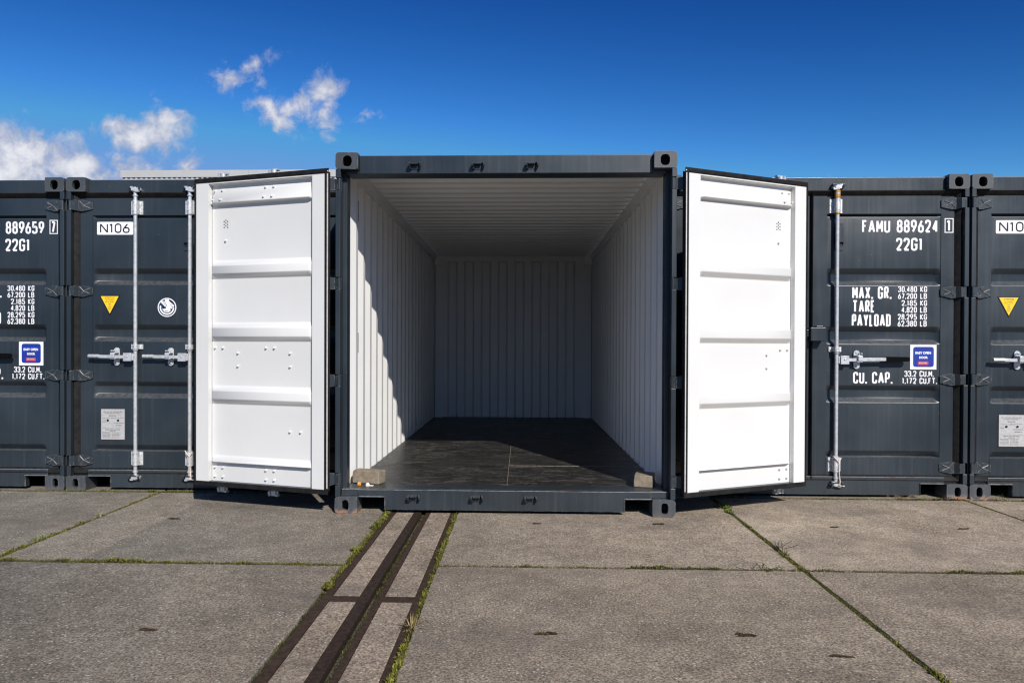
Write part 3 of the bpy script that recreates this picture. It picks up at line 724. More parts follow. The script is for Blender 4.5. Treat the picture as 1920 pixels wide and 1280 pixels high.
def sticker_crest(door):
    b = MB(); cx_, cz_ = .733, 1.520
    disc = lambda r, n=40: [(cx_ + r * math.cos(2 * math.pi * i / n), cz_ + r * math.sin(2 * math.pi * i / n)) for i in range(n)]
    b.flat(disc(.079), .0012, 0); b.flat(disc(.0705), .0006, 2)
    def arc(r0, r1, a0, a1, y, m):
        n = 20; A = [R_(a0 + (a1 - a0) * i / n) for i in range(n + 1)]
        b.flat([(cx_ + r1 * math.cos(t), cz_ + r1 * math.sin(t)) for t in A] + [(cx_ + r0 * math.cos(t), cz_ + r0 * math.sin(t)) for t in A[::-1]], y, m)
    arc(.050, .062, 165, 358, .0001, 0); arc(.0385, .045, 170, 300, .0001, 1)
    pg = lambda pts, y, m: b.flat([(cx_ + p[0] * .08, cz_ + p[1] * .08) for p in pts], y, m)
    pg([(-.74, .55), (-.5, .70), (-.30, .66), (-.02, .12), (-.1, -.02), (-.3, .16)], -.0002, 1)        # wing
    pg([(-.62, .60), (-.50, .68), (-.14, .10), (-.2, .06)], -.0006, 0); pg([(-.36, .68), (-.28, .66), (-.02, .14), (-.08, .10)], -.0006, 0)
    pg([(-.22, .84), (.22, .84), (.24, .66), (.60, .34), (.78, .20), (.72, .02), (.50, .10), (.30, .04), (.05, .10), (-.20, .60)], -.0004, 0)   # head and arm
    pg([(-.05, .10), (.40, .10), (.62, -.02), (.46, -.16), (.34, -.10), (.40, -.34), (.14, -.50), (-.26, -.46), (-.44, -.16), (-.12, -.12)], -.0005, 0)  # body
    pg([(.18, .54), (.26, .50), (.22, .44)], -.0008, 2); pg([(-.52, .16), (-.34, .02), (-.54, -.10)], -.0006, 2)
    pg([(.34, .36), (.56, .26), (.50, .18), (.34, .26)], -.0009, 1); pg([(-.22, -.30), (.14, -.34), (.10, -.42), (-.2, -.40)], -.0009, 1)
    return b.build('round_emblem', ['sticker_white', 'sticker_grey', 'sticker_navy'], door, recalc=False)
def data_plate(door):
    b = MB(); x0, x1, z0, z1 = .176, .375, .416, .670
    b.box(x0, x1, -.003, .003, z0, z1, 0)
    rnd = random.Random(5); w = x1 - x0
    def bar(a, e, z, h): b.flat([(x0 + a * w, z - h / 2), (x0 + e * w, z - h / 2), (x0 + e * w, z + h / 2), (x0 + a * w, z + h / 2)], -.0036, 1)
    def words(a, e, z, h):
        x = a
        while x < e - .02:
            l = min(rnd.uniform(.05, .14), e - x); bar(x, x + l, z, h); x += l + .018
    H = z1 - z0; Z = lambda t: z1 - t * H
    words(.10, .90, Z(.085), .0055); words(.18, .82, Z(.14), .0055); words(.34, .66, Z(.215), .007)
    words(.06, .38, Z(.30), .003); words(.42, .95, Z(.285), .003); words(.42, .62, Z(.31), .003); bar(.06, .30, Z(.37), .0014)
    words(.06, .20, Z(.42), .005); words(.56, .95, Z(.46), .005); words(.62, .90, Z(.535), .006); bar(.06, .94, Z(.63), .0012)
    words(.17, .83, Z(.675), .006); words(.38, .62, Z(.725), .004)
    for t in (.765, .805, .85, .895, .935): words(.06, .40, Z(t), .0035); words(.45, .78, Z(t + .005), .0035)
    for x in (.29, .73): b.cyl((x0 + x * w, -.0075, Z(.37)), (x0 + x * w, -.003, Z(.37)), .009, 10, 2)
    return b.build('data_plate', ['plate_alu', 'plate_print', 'sticker_black'], door, recalc=True)
def sticker_blue(door):
    b = MB(); d = lambda q: -(q + .013)
    b.box(d(.327), d(.119), .0005, .0030, 1.032, 1.230, 0)
    P = round_poly([(d(.304), 1.052, .022), (d(.140), 1.052, .022), (d(.140), 1.214, .022), (d(.304), 1.214, .022)], .022, True)
    b.flat([tuple(p) for p in P], -.0002, 1)
    P = round_poly([(d(.266), 1.069, .005), (d(.183), 1.069, .005), (d(.183), 1.097, .005), (d(.266), 1.097, .005)], .005, True)
    b.flat([tuple(p) for p in P], -.0006, 2)
    rnd = random.Random(2); x = .258
    while x > .194: 
        l = rnd.uniform(.004, .008); b.flat([(d(x), 1.078), (d(x - l), 1.078), (d(x - l), 1.090), (d(x), 1.090)], -.0010, 3); x -= l + .003
    b.build('door_sticker', ['sticker_white', 'sticker_blue', 'sticker_red', 'sticker_pink'], door, recalc=False)
    font_mesh('EASY OPEN', .026, 'sticker_white', 'sticker_lettering', door, (d(.225), -.0009, 1.1645), .124, .0012)
    font_mesh('DOOR', .024, 'sticker_white', 'sticker_lettering', door, (d(.224), -.0009, 1.1275), .068, .0012)
def letter_right(door, serial, check):
    d = lambda q: -(q + .013); y = YS
    def row(name, lines):
        b = MB()
        for s, a, e, zt, zb, bold in lines: lettering(b, s, d(a), d(e), zt, zb, y, bold)
        return b.build(name, ['lettering_white'], door, recalc=False)
    row('owner_lettering', [('FAMU', .716, .493, 2.236, 2.133, .15)])
    row('serial_lettering', [(serial, .441, .112, 2.237, 2.134, .155)])
    b = MB(); x0, x1 = d(.064), d(-.007)
    P = [Vector((x0 + .004, 2.135)), Vector((x1 - .004, 2.135)), Vector((x1 - .004, 2.245)), Vector((x0 + .004, 2.245))]
    stroke(b, P, True, .007, -.0008); lettering(b, check, d(.050), d(.013), 2.237, 2.142, -.0012, .16)
    b.build('check_digit', ['lettering_white'], door, recalc=False)
    row('size_lettering', [('22G1', .445, .236, 2.092, 1.988, .155)])
    for w in (('MAX. GR.', .791, .482, 1.700, 1.600, .15), ('TARE', .790, .611, 1.590, 1.490, .15), ('PAYLOAD', .793, .483, 1.478, 1.378, .15)): row('weight_lettering', [w])
    for num, unit, x, zt, zb in (('30.480', 'KG', .426, 1.701, 1.655), ('67.200', 'LB', .427, 1.646, 1.600), ('2.185', 'KG', .398, 1.590, 1.544), ('4.820', 'LB', .399, 1.536, 1.489), ('28.295', 'KG', .427, 1.479, 1.432), ('62.380', 'LB', .428, 1.425, 1.378)):
        row('weight_figure', [(num, x, .276, zt, zb, .165)]); row('unit_lettering', [(unit, .250, .196, zt, zb, .165)])
    row('capacity_lettering', [('CU. CAP.', .779, .468, 1.010, .916, .15)])
    for num, x, unit, e, zt, zb in (('33.2', .371, 'CU.M.', .140, 1.021, .973), ('1.172', .389, 'CU.FT.', .113, .964, .916)):
        row('capacity_figure', [(num, x, .276, zt, zb, .165)]); row('unit_lettering', [(unit, .251, e, zt, zb, .165)])

# ------------------------------------------------------------------ container body
def corr(mb, fn, s0, s1, pitch, flat_out, slope, depth, lo, hi, thick, m_in, m_out):
    """folded sheet: fn(s, d, h) -> xyz; d = 0 on the inner flats, depth outwards"""
    pts = [(s0, 0.0)]; s = s0
    flat_in = pitch - flat_out - 2 * slope
    s += flat_in * .5
    while s + 2 * slope + flat_out < s1:
        pts += [(s, 0.0), (s + slope, depth), (s + slope + flat_out, depth), (s + 2 * slope + flat_out, 0.0)]; s += pitch
    pts.append((s1, 0.0)); n = len(pts)
    vi = [fn(a, d, h) for h in (lo, hi) for a, d in pts]; vo = [fn(a, d + thick, h) for h in (lo, hi) for a, d in pts]
    f = [(i, i + 1, n + i + 1, n + i) for i in range(n - 1)]
    mb.add(vi, f, m_in); mb.add(vo, [q[::-1] for q in f], m_out)
def body(root, opened, rusty=()):
    P = lambda name, key, mk: shared((key, opened), root, mk)
    ins = 'white_wall_paint'
    def posts(sx):
        def mk():
            b = MB()
            segs = []; z = 0.118
            for hz in sorted(HINGE_Z): segs.append((z, hz - .044)); z = hz + .044
            segs.append((z, HT - .118))
            for z0, z1 in segs: b.box(-HW + .001, -HW + .036, .002, .100, z0, z1)
            for hz in HINGE_Z:
                b.box(-HW + .001, -HW + .036, .040, .100, hz - .044, hz + .044)
            b.box(-HW + .001, -HW + .064, .100, .204, .118, HT - .118)
            return b.build('corner_post', ['slate_paint'], root, mirror=(sx > 0), bevel=.003)
        o = P('corner_post', ('post', sx), mk)
    posts(-1); posts(1)
    def rear(sx):
        def mk():
            b = MB(); b.box(-HW + .001, -HW + .06, LEN - .16, LEN - .002, .118, HT - .118); return b.build('corner_post', ['slate_paint'], root, mirror=(sx > 0))
        P('corner_post', ('rpost', sx), mk)
    rear(-1); rear(1)
    for top in (0, 1):
        for lf in (0, 1):
            o = casting('corner_casting', bool(top), bool(lf), root)
            if not top and lf in rusty: o.material_slots[0].link = 'OBJECT'; o.material_slots[0].material = MATS['rusty_casting']
            o = casting('corner_casting', bool(top), not bool(lf), root); o.rotation_euler = (0, 0, math.pi); o.location = (-o.location.x, LEN, o.location.z)
            o.location.x = -HW if lf else HW
    def header():
        b = MB(); b.box(-HW + .163, HW - .163, .050, .175, 2.446, 2.579); b.box(-HW + .065, HW - .065, .176, .24, 2.452, 2.572)
        b.box(-HW + .064, HW - .064, .060, .175, 2.4465, 2.474)
        return b.build('header_beam', ['slate_paint'], root, bevel=.006, seg=3)
    P('header_beam', 'header', header)
    def sill():
        b = MB(); zt = .166
        poly = [(-HW + .163, .112), (-HW + .163, zt), (HW - .163, zt), (HW - .163, .112), (.868, .112), (.868, .020), (-.868, .020), (-.868, .112)]
        b.prism(poly, lambda p, a: (p[0], a, p[1]), .038, .090)
        b.box(-HW + .040, HW - .040, .0905, .262, .150, .1655)
        b.box(-HW + .040, -HW + .1625, .055, .0905, .120, .1655); b.box(HW - .1625, HW - .040, .055, .0905, .120, .1655)
        for sx in (-1, 1):                           # worn return plates round the lift notches
            x0 = sx * .866; b.box(min(x0, x0 - sx * .006), max(x0, x0 - sx * .006), .030, .0375, .020, .118)
            xa, xb = sorted((x0, sx * (HW - .165))); b.box(xa, xb, .030, .0375, .110, .118)
        return b.build('sill_beam', ['slate_paint_worn_glint'], root, bevel=.012, seg=4)
    P('sill_beam', 'sill', sill)
    def keepers(z, up):
        for i, x in enumerate((-HW + DE + RODS[0], -HW + DE + RODS[1] - .002, HW - DE - RODS[1])):
            def mk():
                b = MB()
                b.box(-.040, .040, -.004, .0, -.022, .022)
                for x0, sl in ((-.040, -.010), (.022, .016)):
                    b.prism([(0, -.026), (0, .026), (-.020, .030), (-.046, .016), (-.044, -.004), (-.030, -.006), (-.024, -.022)], lambda p, a: (x0 + a + sl * (-p[0] / .046), p[0], p[1]), 0, .014)
                b.prism([(0, .022), (-.004, .030), (-.036, .018), (-.034, .010)], lambda p, a: (a, p[0], p[1]), -.030, .024)
                return b.build('cam_keeper', ['slate_paint'], root, bevel=.0015)
            o = shared('keeper', root, mk); o.location = (x, .050 if up else .038, z); o.rotation_euler = (0, 0, 0); o.scale = (0.95, 1.10, 0.95)
    keepers(2.497, True); keepers(.106, False)
    def side(sx):
        def mk():
            b = MB(); fn = lambda s, d, h: (-(1.163 + d), s, h)
            corr(b, fn, .200, LEN - .155, .278, .070, .068, .036, .12, 2.500, .002, 0, 1)
            return b.build('side_wall', [ins, 'slate_paint'], root, mirror=(sx > 0), recalc=False)
        P('side_wall', ('side', sx), mk)
        def mk2():
            b = MB(); b.box(-1.205, -1.150, .205, LEN - .16, 2.478, 2.556, 0); b.box(-HW + .004, -1.2055, .205, LEN - .16, 2.46, 2.575, 1); b.box(-HW + .004, -1.168, .205, LEN - .16, .02, .150, 1)
            b.prism([(-1.150, 2.500), (-1.120, 2.552), (-1.150, 2.554)], lambda p, a: (p[0], a, p[1]), .206, LEN - .161, 0)
            return b.build('side_rail', [ins, 'slate_paint'], root, mirror=(sx > 0))
        P('side_rail', ('srail', sx), mk2)
    side(-1); side(1)
    def roof():
        b = MB(); fn = lambda s, d, h: (h, s, 2.552 + d)
        corr(b, fn, .24, LEN - .10,   .209, .066, .034, .034, -1.165, 1.165, .002, 0, 1)
        return b.build('roof_panel', [ins, 'slate_paint'], root, recalc=False)
    P('roof_panel', 'roof', roof)
    def end():
        b = MB(); yb = 5.935; fn = lambda s, d, h: (s, yb + d, h)
        corr(b, fn, -1.031, 1.031, .250, .102, .023, .074, .15, 2.470, .002, 0, 1)
        b.box(-1.170, 1.170, yb - .012, yb + .095, 2.470, 2.5515, 0)
        for sx in (-1, 1):
            xa, xb = sorted((sx * 1.0312, sx * 1.160)); b.box(xa, xb, yb - .010, yb + .05, .15, 2.4695, 0)
            xa, xb = sorted((sx * 1.045, sx * 1.160)); b.box(xa, xb, yb - .075, yb - .0105, 2.418, 2.5478, 0); b.box(xa, xb, yb - .075, yb - .0105, .15, .168, 0)
        b.box(-HW + .06, HW - .06, LEN - .06, LEN - .01, .03, .149, 1)
        return b.build('end_wall', [ins, 'slate_paint'], root, recalc=False)
    P('end_wall', 'end', end)
    def floor_():
        b = MB()
        ys = [.263, 1.2455, 3.648, 5.93]
        for y0, y1 in zip(ys[:-1], ys[1:]):
            for x0, x1 in ((-1.164, .0155), (.0195, 1.164)): b.box(x0, x1, y0 + .002, y1 - .002, .12, .1625, 0)
        b.box(.0156, .0194, .265, 5.93, .118, .1615, 4)
        b.box(-1.164, .0155, 1.2437, 1.2473, .118, .1600, 2); b.box(.0195, 1.164, 1.2435, 1.2475, .118, .1632, 1)
        b.box(-1.164, 1.164, 3.6462, 3.6498, .118, .1600, 2)
        b.box(-1.160, 1.160, .60, LEN - .07, .05, .117, 3); b.box(-1.160, 1.160, .263, .5995, .112, .1175, 3)
        return b.build('floor_panel', ['floor_board', 'seam_strip', 'seam_dull', 'slate_paint', 'seam_pale'], root)
    P('floor_panel', 'floor', floor_)
    if opened:
        for sx in (-1, 1):
            for (y, z0) in ((.62, 2.20), (1.73, 2.21), (.62, 1.15), (2.56, 1.05), (3.12, 1.10), (4.23, 1.12)):
                def mk():
                    b = MB(); b.cyl((0, 0, 0), (0, 0, .16), .005, 8); return b.build('lashing_bar', ['slate_paint'], root)
                o = shared('lash', root, mk); o.location = (sx * 1.186, y, z0)

CONT_GROUP = 'shut containers standing in the row'
def closed_container(loc, label, left=None, right=None, lockbox=False, collars=False, group=True, rusty=()):
    root = empty('shipping_container', loc, label=label, cat='container', group=CONT_GROUP if group else None)
    body(root, False, rusty)
    dl = make_door('door', root, False, -1); dl.location = (-HW + DE, DY, 0); dl.rotation_euler = (0, 0, 0)
    dr = make_door('door', root, True, 1); dr.location = (HW - DE, DY, 0); dr.rotation_euler = (0, 0, 0)
    fit_door(dl, False, False, RODS, False); fit_door(dr, True, False, RODS[1:], True)
    if left:
        sticker_number(dl, left[0], blank=left[1]); sticker_triangle(dl); data_plate(dl)
        if left[2]: sticker_crest(dl)
    if right: letter_right(dr, *right); sticker_blue(dr)
    if lockbox:
        b = MB(); b.box(-1.165, -1.045, -.085, -.004, 1.258, 1.366); b.box(-1.115, -1.060, -.070, -.004, 1.3665, 1.380)
        b.box(-1.190, -1.1655, -.060, -.020, 1.290, 1.350)
        b.build('lock_box', ['slate_paint'], dr, bevel=.004)
    if collars:
        for z0, z1 in ((2.412, 2.4365), (2.280, 2.2895), (2.4475, 2.466)):
            b = MB(); b.cyl((-RODS[1], -.036, z0), (-RODS[1], -.036, z1), .0222, 14); b.build('rod_collar', ['brass'], dr, smooth=40)
    return root, dl, dr
def cable_tie(door, x):
    b = MB(); pts = [(x - .030, -.058, .335), (x - .012, -.066, .312), (x + .010, -.068, .288), (x + .014, -.064, .255), (x + .012, -.064, .215), (x + .018, -.060, .165), (x + .020, -.066, .130), (x + .015, -.068, .100), (x + .055, -.066, .096)]
    b.tube(pts, .0042, 6); b.tube([(x + .010, -.068, .288), (x + .030, -.060, .322)], .0042, 6)
    b.build('cable_tie', ['cord'], door, smooth=50)

YR = 0.762
c1, c1l, c1r = closed_container((-3.669 - HW, YR, 0), 'dark grey container cut off by the left edge, white serial number 889659 on its door', right=('889659', '7'))
c2, c2l, c2r = closed_container((-3.651 + HW, YR, 0), 'dark grey container with white N106 number and round emblem, half behind the open white door', left=('N106', False, True))
c3, c3l, c3r = closed_container((3.684 - HW, YR, 0), 'dark grey container lettered FAMU 889624, behind the right hand open door', right=('889624', '1'), lockbox=True, collars=True, rusty=(0,))
c4, c4l, c4r = closed_container((3.702 + HW, YR, 0), 'dark grey container cut off by the right edge, with an N10 number and yellow triangle', left=('N10', True, False), rusty=(1,))
cable_tie(c2l, RODS[1]); cable_tie(c3r, -RODS[1] + .004)

oc = empty('shipping_container', (0, 0, 0), label='open container with white inside, standing forward of the row, both doors swung back', cat='container')
body(oc, True, (1,))
TH_L, TH_R = R_(162.6), R_(-153.0)
def open_leaf(sx, th):
    d = make_door('door', oc, sx > 0, sx)
    off = Vector((-sx * 0.061, .045)); c, s_ = math.cos(th), math.sin(th)
    d.location = (sx * (HW - .024) + c * off.x - s_ * off.y, .020 + s_ * off.x + c * off.y, 0); d.rotation_euler = (0, 0, th)
    fit_door(d, sx > 0, True, RODS if sx < 0 else RODS[1:], sx > 0)
    return d
dl = open_leaf(-1, TH_L); dr = open_leaf(1, TH_R)
dl['label'] = 'white inner side of the left door'; dr['label'] = 'white inner side of the right door'

# ------------------------------------------------------------------ blocks and scraps inside the doorway
def block(name, label, loc, rz, dims, chips, seed):
    rnd = random.Random(seed); me = bpy.data.meshes.new(name); bm = bmesh.new(); bmesh.ops.create_cube(bm, size=1.0)
    for v in bm.verts: v.co = Vector((v.co.x * dims[0], v.co.y * dims[1], v.co.z * dims[2] + dims[2] / 2))
    bmesh.ops.bevel(bm, geom=list(bm.edges), offset=.004, segments=1, affect='EDGES')
    bmesh.ops.subdivide_edges(bm, edges=[e for e in bm.edges if e.calc_length() > .03], cuts=5, use_grid_fill=True)
    for v in bm.verts:
        k = Vector((rnd.uniform(-1, 1), rnd.uniform(-1, 1), rnd.uniform(-1, 1))) * .0004
        if v.co.z > .002: v.co += k
        for cx_, cy_, cz_, r, dep in chips:
            q = v.co - Vector((cx_, cy_, cz_)); 
            if q.length < r: v.co += (Vector((0, 0, dims[2] / 2)) - v.co).normalized() * dep * (1 - q.length / r)
    bm.to_mesh(me); bm.free(); me.materials.append(MATS['block_concrete'])
    for p in me.polygons: p.use_smooth = True
    me.set_sharp_from_angle(angle=R_(38))
    o = bpy.data.objects.new(name, me); COL.objects.link(o); o.location = loc; o.rotation_euler = (0, 0, rz)
    return tag(o, label, 'concrete block', 'loose blocks in the doorway')
block('paving_block', 'weathered concrete block by the sunlit left wall of the open container', (-1.035, .325, .1660), R_(-17), (.225, .110, .096), [(-.112, -.055, .096, .030, .007)], 3)
block('paving_block', 'concrete block on the shaded right side of the open container', (1.050, .325, .1660), R_(76), (.205, .138, .086), [(-.1, .07, .086, .035, .008)], 8)
b = MB(); b.box(-.014, .014, -.010, .010, 0, .026); o = b.build('scrap', ['scrap_orange'], bevel=.004); o.location = (-1.085, .200, .1659); o.rotation_euler = (0, .10, .3); tag(o, 'small orange scrap on the sill in front of the left block', 'scrap')
b = MB(); b.dome((0, 0, 0), (0, 0, 1), .017, .024, 9); b.box(.01, .045, -.008, .006, .0, .006); o = b.build('scrap', ['scrap_white'], smooth=60); o.location = (-1.018, .190, .1659); o.rotation_euler = (.1, 0, -.2); tag(o, 'small white crumpled scrap beside the orange scrap on the sill', 'scrap')

# ------------------------------------------------------------------ ground, slabs
b = MB(); b.add([(-400, -400, -.060), (400, -400, -.060), (400, 600, -.060), (-400, 600, -.060)], [(0, 1, 2, 3)])
tag(b.build('ground', ['soil'], recalc=False), kind='structure')
rnd = random.Random(11)
XS = [(-10.86, -8.87), (-8.85, -6.855), (-6.835, -4.852), (-4.83, -2.853), (-2.825, -.853), (-.333, 1.638), (1.664, 3.636), (3.660, 5.645), (5.665, 7.65), (7.67, 9.66), (9.68, 11.67)]
YSL = [(-11.33, -9.345), (-9.325, -7.335), (-7.315, -5.325), (-5.305, -3.312), (-3.292, -1.304), (-1.274, .718), (.744, 2.740), (2.76, 4.76), (4.78, 6.78)]
pv = MB()
def slab(x0, x1, y0, y1, zt):
    P = []; st = .045; tl = [rnd.uniform(-.0015, .0015) for _ in range(2)]
    def side(ax, ay, bx, by, nx, ny):
        n = max(2, int(math.hypot(bx - ax, by - ay) / st)); w = 0
        for i in range(n):
            t = i / n; w = w * .6 + rnd.gauss(0, .0016); q = w - (abs(rnd.gauss(0, .004)) if rnd.random() < .06 else 0)
            P.append((ax + (bx - ax) * t + nx * q, ay + (by - ay) * t + ny * q))
    side(x0, y0, x1, y0, 0, -1); side(x1, y0, x1, y1, 1, 0); side(x1, y1, x0, y1, 0, 1); side(x0, y1, x0, y0, -1, 0)
    cx_, cy_ = (x0 + x1) / 2, (y0 + y1) / 2; n = len(P)
    Z = lambda x, y: zt + tl[0] * (x - cx_) + tl[1] * (y - cy_)
    sh = lambda p, k: (p[0] + (cx_ - p[0]) * k / abs(cx_ - x0), p[1] + (cy_ - p[1]) * k / abs(cy_ - y0))
    A = [sh(p, .0025) for p in P]
    vs = [(p[0], p[1], Z(*p)) for p in A] + [(p[0], p[1], Z(*p) - .003) for p in P] + [(p[0], p[1], -.058) for p in P]
    fs = [tuple(range(n))]
    for i in range(n): j = (i + 1) % n; fs += [(i, n + i, n + j, j), (n + i, 2 * n + i, 2 * n + j, n + j)]
    pv.add(vs, fs)
for x0, x1 in XS:
    for y0, y1 in YSL: slab(x0, x1, y0, y1, -.0015 - rnd.uniform(0, .002))
pv.add([(-10.9, -11.4, -.022), (-.853, -11.4, -.022), (-.853, 6.8, -.022), (-10.9, 6.8, -.022)], [(0, 1, 2, 3)], 1)
pv.add([(-.333, -11.4, -.022), (11.7, -11.4, -.022), (11.7, 6.8, -.022), (-.333, 6.8, -.022)], [(0, 1, 2, 3)], 1)
tag(pv.build('pavement', ['concrete', 'soil'], recalc=False), kind='structure')

# ------------------------------------------------------------------ embedded rail
rl = empty('embedded_rail', (-.59, -2, 0), label='rusty steel rail let into the concrete slabs, running under the open container', cat='rail')
Y0, Y1 = -11.4, 6.8; lx = lambda x: x + .59
def rpart(name, boxes, mat, bev=.002):
    b = MB()
    for x0, x1, y0, y1, z0, z1 in boxes: b.box(lx(x0), lx(x1), y0 + 2, y1 + 2, z0, z1)
    return b.build(name, [mat], rl, bevel=bev)
rpart('edge_strip', [(-.832, -.789, Y0, Y1, -.055, -.004)], 'rail_steel'); rpart('edge_strip', [(-.387, -.352, Y0, Y1, -.055, -.004)], 'rail_steel')
rpart('rail_head', [(-.655, -.601, Y0, Y1, -.058, -.002)], 'rail_steel_dark', .004); rpart('guard_rail', [(-.567, -.537, Y0, Y1, -.058, -.005)], 'rail_steel')
rpart('groove_bed', [(-.6005, -.5675, Y0, Y1, -.057, -.036)], 'gravel', None); rpart('joint_bed', [(-.3515, -.3335, Y0, Y1, -.057, -.020), (-.8525, -.8325, Y0, Y1, -.057, -.016)], 'soil', None)
ys = [-11.4, -9.9, -7.9, -5.89, -3.87, -1.845, .18, 2.2, 4.2, 6.8]
for i, yc in enumerate(ys[1:-1]):
    rpart('cross_strip', [(-.7885, -.6555, yc - .040, yc + .040, -.05, -.005), (-.5365, -.3875, yc - .040, yc + .040, -.05, -.005)], 'rail_steel')
for y0, y1 in zip(ys[:-1], ys[1:]):
    for x0, x1 in ((-.787, -.657), (-.535, -.389)): rpart('concrete_infill', [(x0, x1, y0 + .042, y1 - .042, -.05, -.006)], 'concrete_infill', .004)

# ------------------------------------------------------------------ moss along the joints (stuff)
mm = MB(); rnd = random.Random(4)
def tuftlet(x, y, z, s, m):
    a = rnd.uniform(0, 6.28); t = rnd.uniform(.2, 1.25); l = s * rnd.uniform(.7, 1.6); w = s * rnd.uniform(.35, .7)
    d = Vector((math.cos(a) * math.cos(t), math.sin(a) * math.cos(t), math.sin(t))); sd = Vector((-math.sin(a), math.cos(a), rnd.uniform(-.3, .3)))
    p = Vector((x, y, z)); q = p + d * l
    mm.add([p - sd * w * .5, p + sd * w * .5, q + sd * w * .3, q + d * w * .4, q - sd * w * .3], [(0, 1, 2, 3, 4)], m)
def joint(ax, ay, bx, by, w, dens, hgt, seed, greens=(.45, .4, .15), zbase=-.016, patch=.5):
    r = random.Random(seed); L = math.hypot(bx - ax, by - ay); n = int(L * dens); ux, uy = (bx - ax) / L, (by - ay) / L
    ph = [r.uniform(0, 6.28) for _ in range(4)]
    for _ in range(n):
        t = r.random() * L
        f = .5 + .28 * math.sin(t * 3.1 + ph[0]) + .22 * math.sin(t * 7.7 + ph[1]) + .2 * math.sin(t * 19 + ph[2]) + .15 * math.sin(t * 43 + ph[3])
        f = max(f, .34)
        if f < patch * r.random() + .15: continue
        o = r.gauss(0, w * .34); s = (.004 + .010 * max(0, f) * r.random()) * hgt
        m = 0 if r.random() < greens[0] * (.4 + f) else (1 if r.random() < greens[1] / (greens[1] + greens[2]) else 2)
        z = zbase + r.random() * .010 + max(0, f - .5) * .020 * hgt * max(0, 1 - abs(o) / w)
        tuftlet(ax + ux * t - uy * o, ay + uy * t + ux * o, z, s, m)
joint(-2.839, -3.2, -2.839, .73, .034, 3400, 1.05, 1, (.40, .42, .18), patch=.25)
joint(-4.8, -1.289, -.86, -1.289, .026, 3400, .80, 2, (.34, .44, .22), patch=.10, zbase=-.009)
joint(-4.9, .731, -1.4, .731, .024, 2400, .85, 3, (.42, .42, .16), patch=.10, zbase=-.009)
joint(1.651, -2.9, 1.651, .72, .028, 3600, .85, 4, (.24, .46, .30), patch=.12)
joint(-.33, -1.289, 4.2, -1.289, .024, 3000, .70, 5, (.14, .44, .42), patch=.10, zbase=-.009)
joint(3.648, -1.3, 3.648, .76, .030, 2400, .9, 6, (.34, .44, .22), patch=.2)
joint(1.66, .731, 4.3, .731, .022, 2200, .8, 7, (.28, .42, .30), patch=.15, zbase=-.010)
joint(-.343, -2.85, -.343, .3, .018, 3000, 1.05, 8, (.42, .40, .18), patch=.5, zbase=-.012)
joint(-.845, -1.72, -.840, .3, .030, 3600, 1.15, 9, (.40, .45, .15), patch=.3, zbase=-.012)
joint(-.846, -3.0, -.844, -1.75, .012, 1100, .7, 10, (.08, .35, .57), patch=.6)
joint(-.584, -2.9, -.584, .2, .014, 2400, .7, 12, (.03, .27, .70), patch=.4, zbase=-.034)
tag(mm.build('joint_moss', ['moss_bright', 'moss_olive', 'moss_dark'], recalc=False), 'yellow green moss growing in the joints of the concrete slabs', 'moss', kind='stuff')

# ------------------------------------------------------------------ single weeds
def weed(label, loc, n, r, h, mats, seed, leafy=False, stems=0, lean=(0, 0), spread=(1, 1)):
    b = MB(); q = random.Random(seed)
    for i in range(n):
        a = q.uniform(0, 6.28); k = q.random() ** .7; base = Vector((math.cos(a) * r * .5 * k * spread[0], math.sin(a) * r * .5 * k * spread[1], -.012))
        ln = h * q.uniform(.5, 1.2); tilt = q.uniform(.25, 1.2); w = (.0062 if leafy else .0030) * q.uniform(.7, 1.3)
        d = Vector((math.cos(a) + lean[0], math.sin(a) + lean[1], 0)); d.normalize(); sd = Vector((-d.y, d.x, 0)); pts = []
        for j in range(5):
            t = j / 4; pts.append(base + d * ln * math.sin(tilt) * t * (.6 + .4 * t) + Vector((0, 0, 1)) * ln * (math.cos(tilt) * t - .35 * math.sin(tilt) * t * t))
        ws = [w * (.5, 1.0, 1.15, .8, .1)[j] if leafy else w * (1, .9, .7, .45, .05)[j] for j in range(5)]
        vs = [p - sd * ws[j] for j, p in enumerate(pts)] + [p + sd * ws[j] for j, p in enumerate(pts)]
        b.add(vs, [(j, j + 1, 6 + j, 5 + j) for j in range(4)], q.randrange(len(mats)))
    for i in range(stems):
        a = q.uniform(0, 6.28); p = Vector((q.uniform(-r, r) * .4 * spread[0], q.uniform(-r, r) * .4 * spread[1], -.012)); pts = [p]
        for j in range(4): p = p + Vector((math.cos(a) * .016 + q.uniform(-.012, .012), math.sin(a) * .016 + q.uniform(-.012, .012), h * .26)); pts.append(p)
        b.tube(pts, .0014, 4, len(mats) - 1)
    o = b.build('weed', mats, recalc=False); o.location = loc
    return tag(o, label, 'weed', 'weeds growing in the slab joints')
weed('green leafy weed at the shadow edge under the right open door', (1.655, .355, 0), 110, 0.11, 0.045, ['leaf_green', 'moss_bright'], 1, True)
weed('low green creeping weed just in front of that leafy weed in the joint', (1.650, .19, 0), 90, 0.09, 0.032, ['leaf_green', 'moss_olive'], 2, True, spread=(.5, 1.6))
weed('dry straw coloured grass tuft beside the rail in the foreground', (-.347, -2.20, 0), 55, .05, .075, ['dry_grass', 'dry_grass', 'moss_olive'], 3, False)
weed('small upright grass tuft in the left diagonal joint, nearer the containers', (-2.832, -.19, 0), 24, .03, .062, ['moss_bright', 'dry_grass'], 4)
weed('broad bright green grass tuft in the left joint near the picture edge', (-2.85, -.86, 0), 120, 0.09, 0.04, ['moss_bright', 'moss_olive', 'leaf_green'], 5, spread=(.7, 1.5))
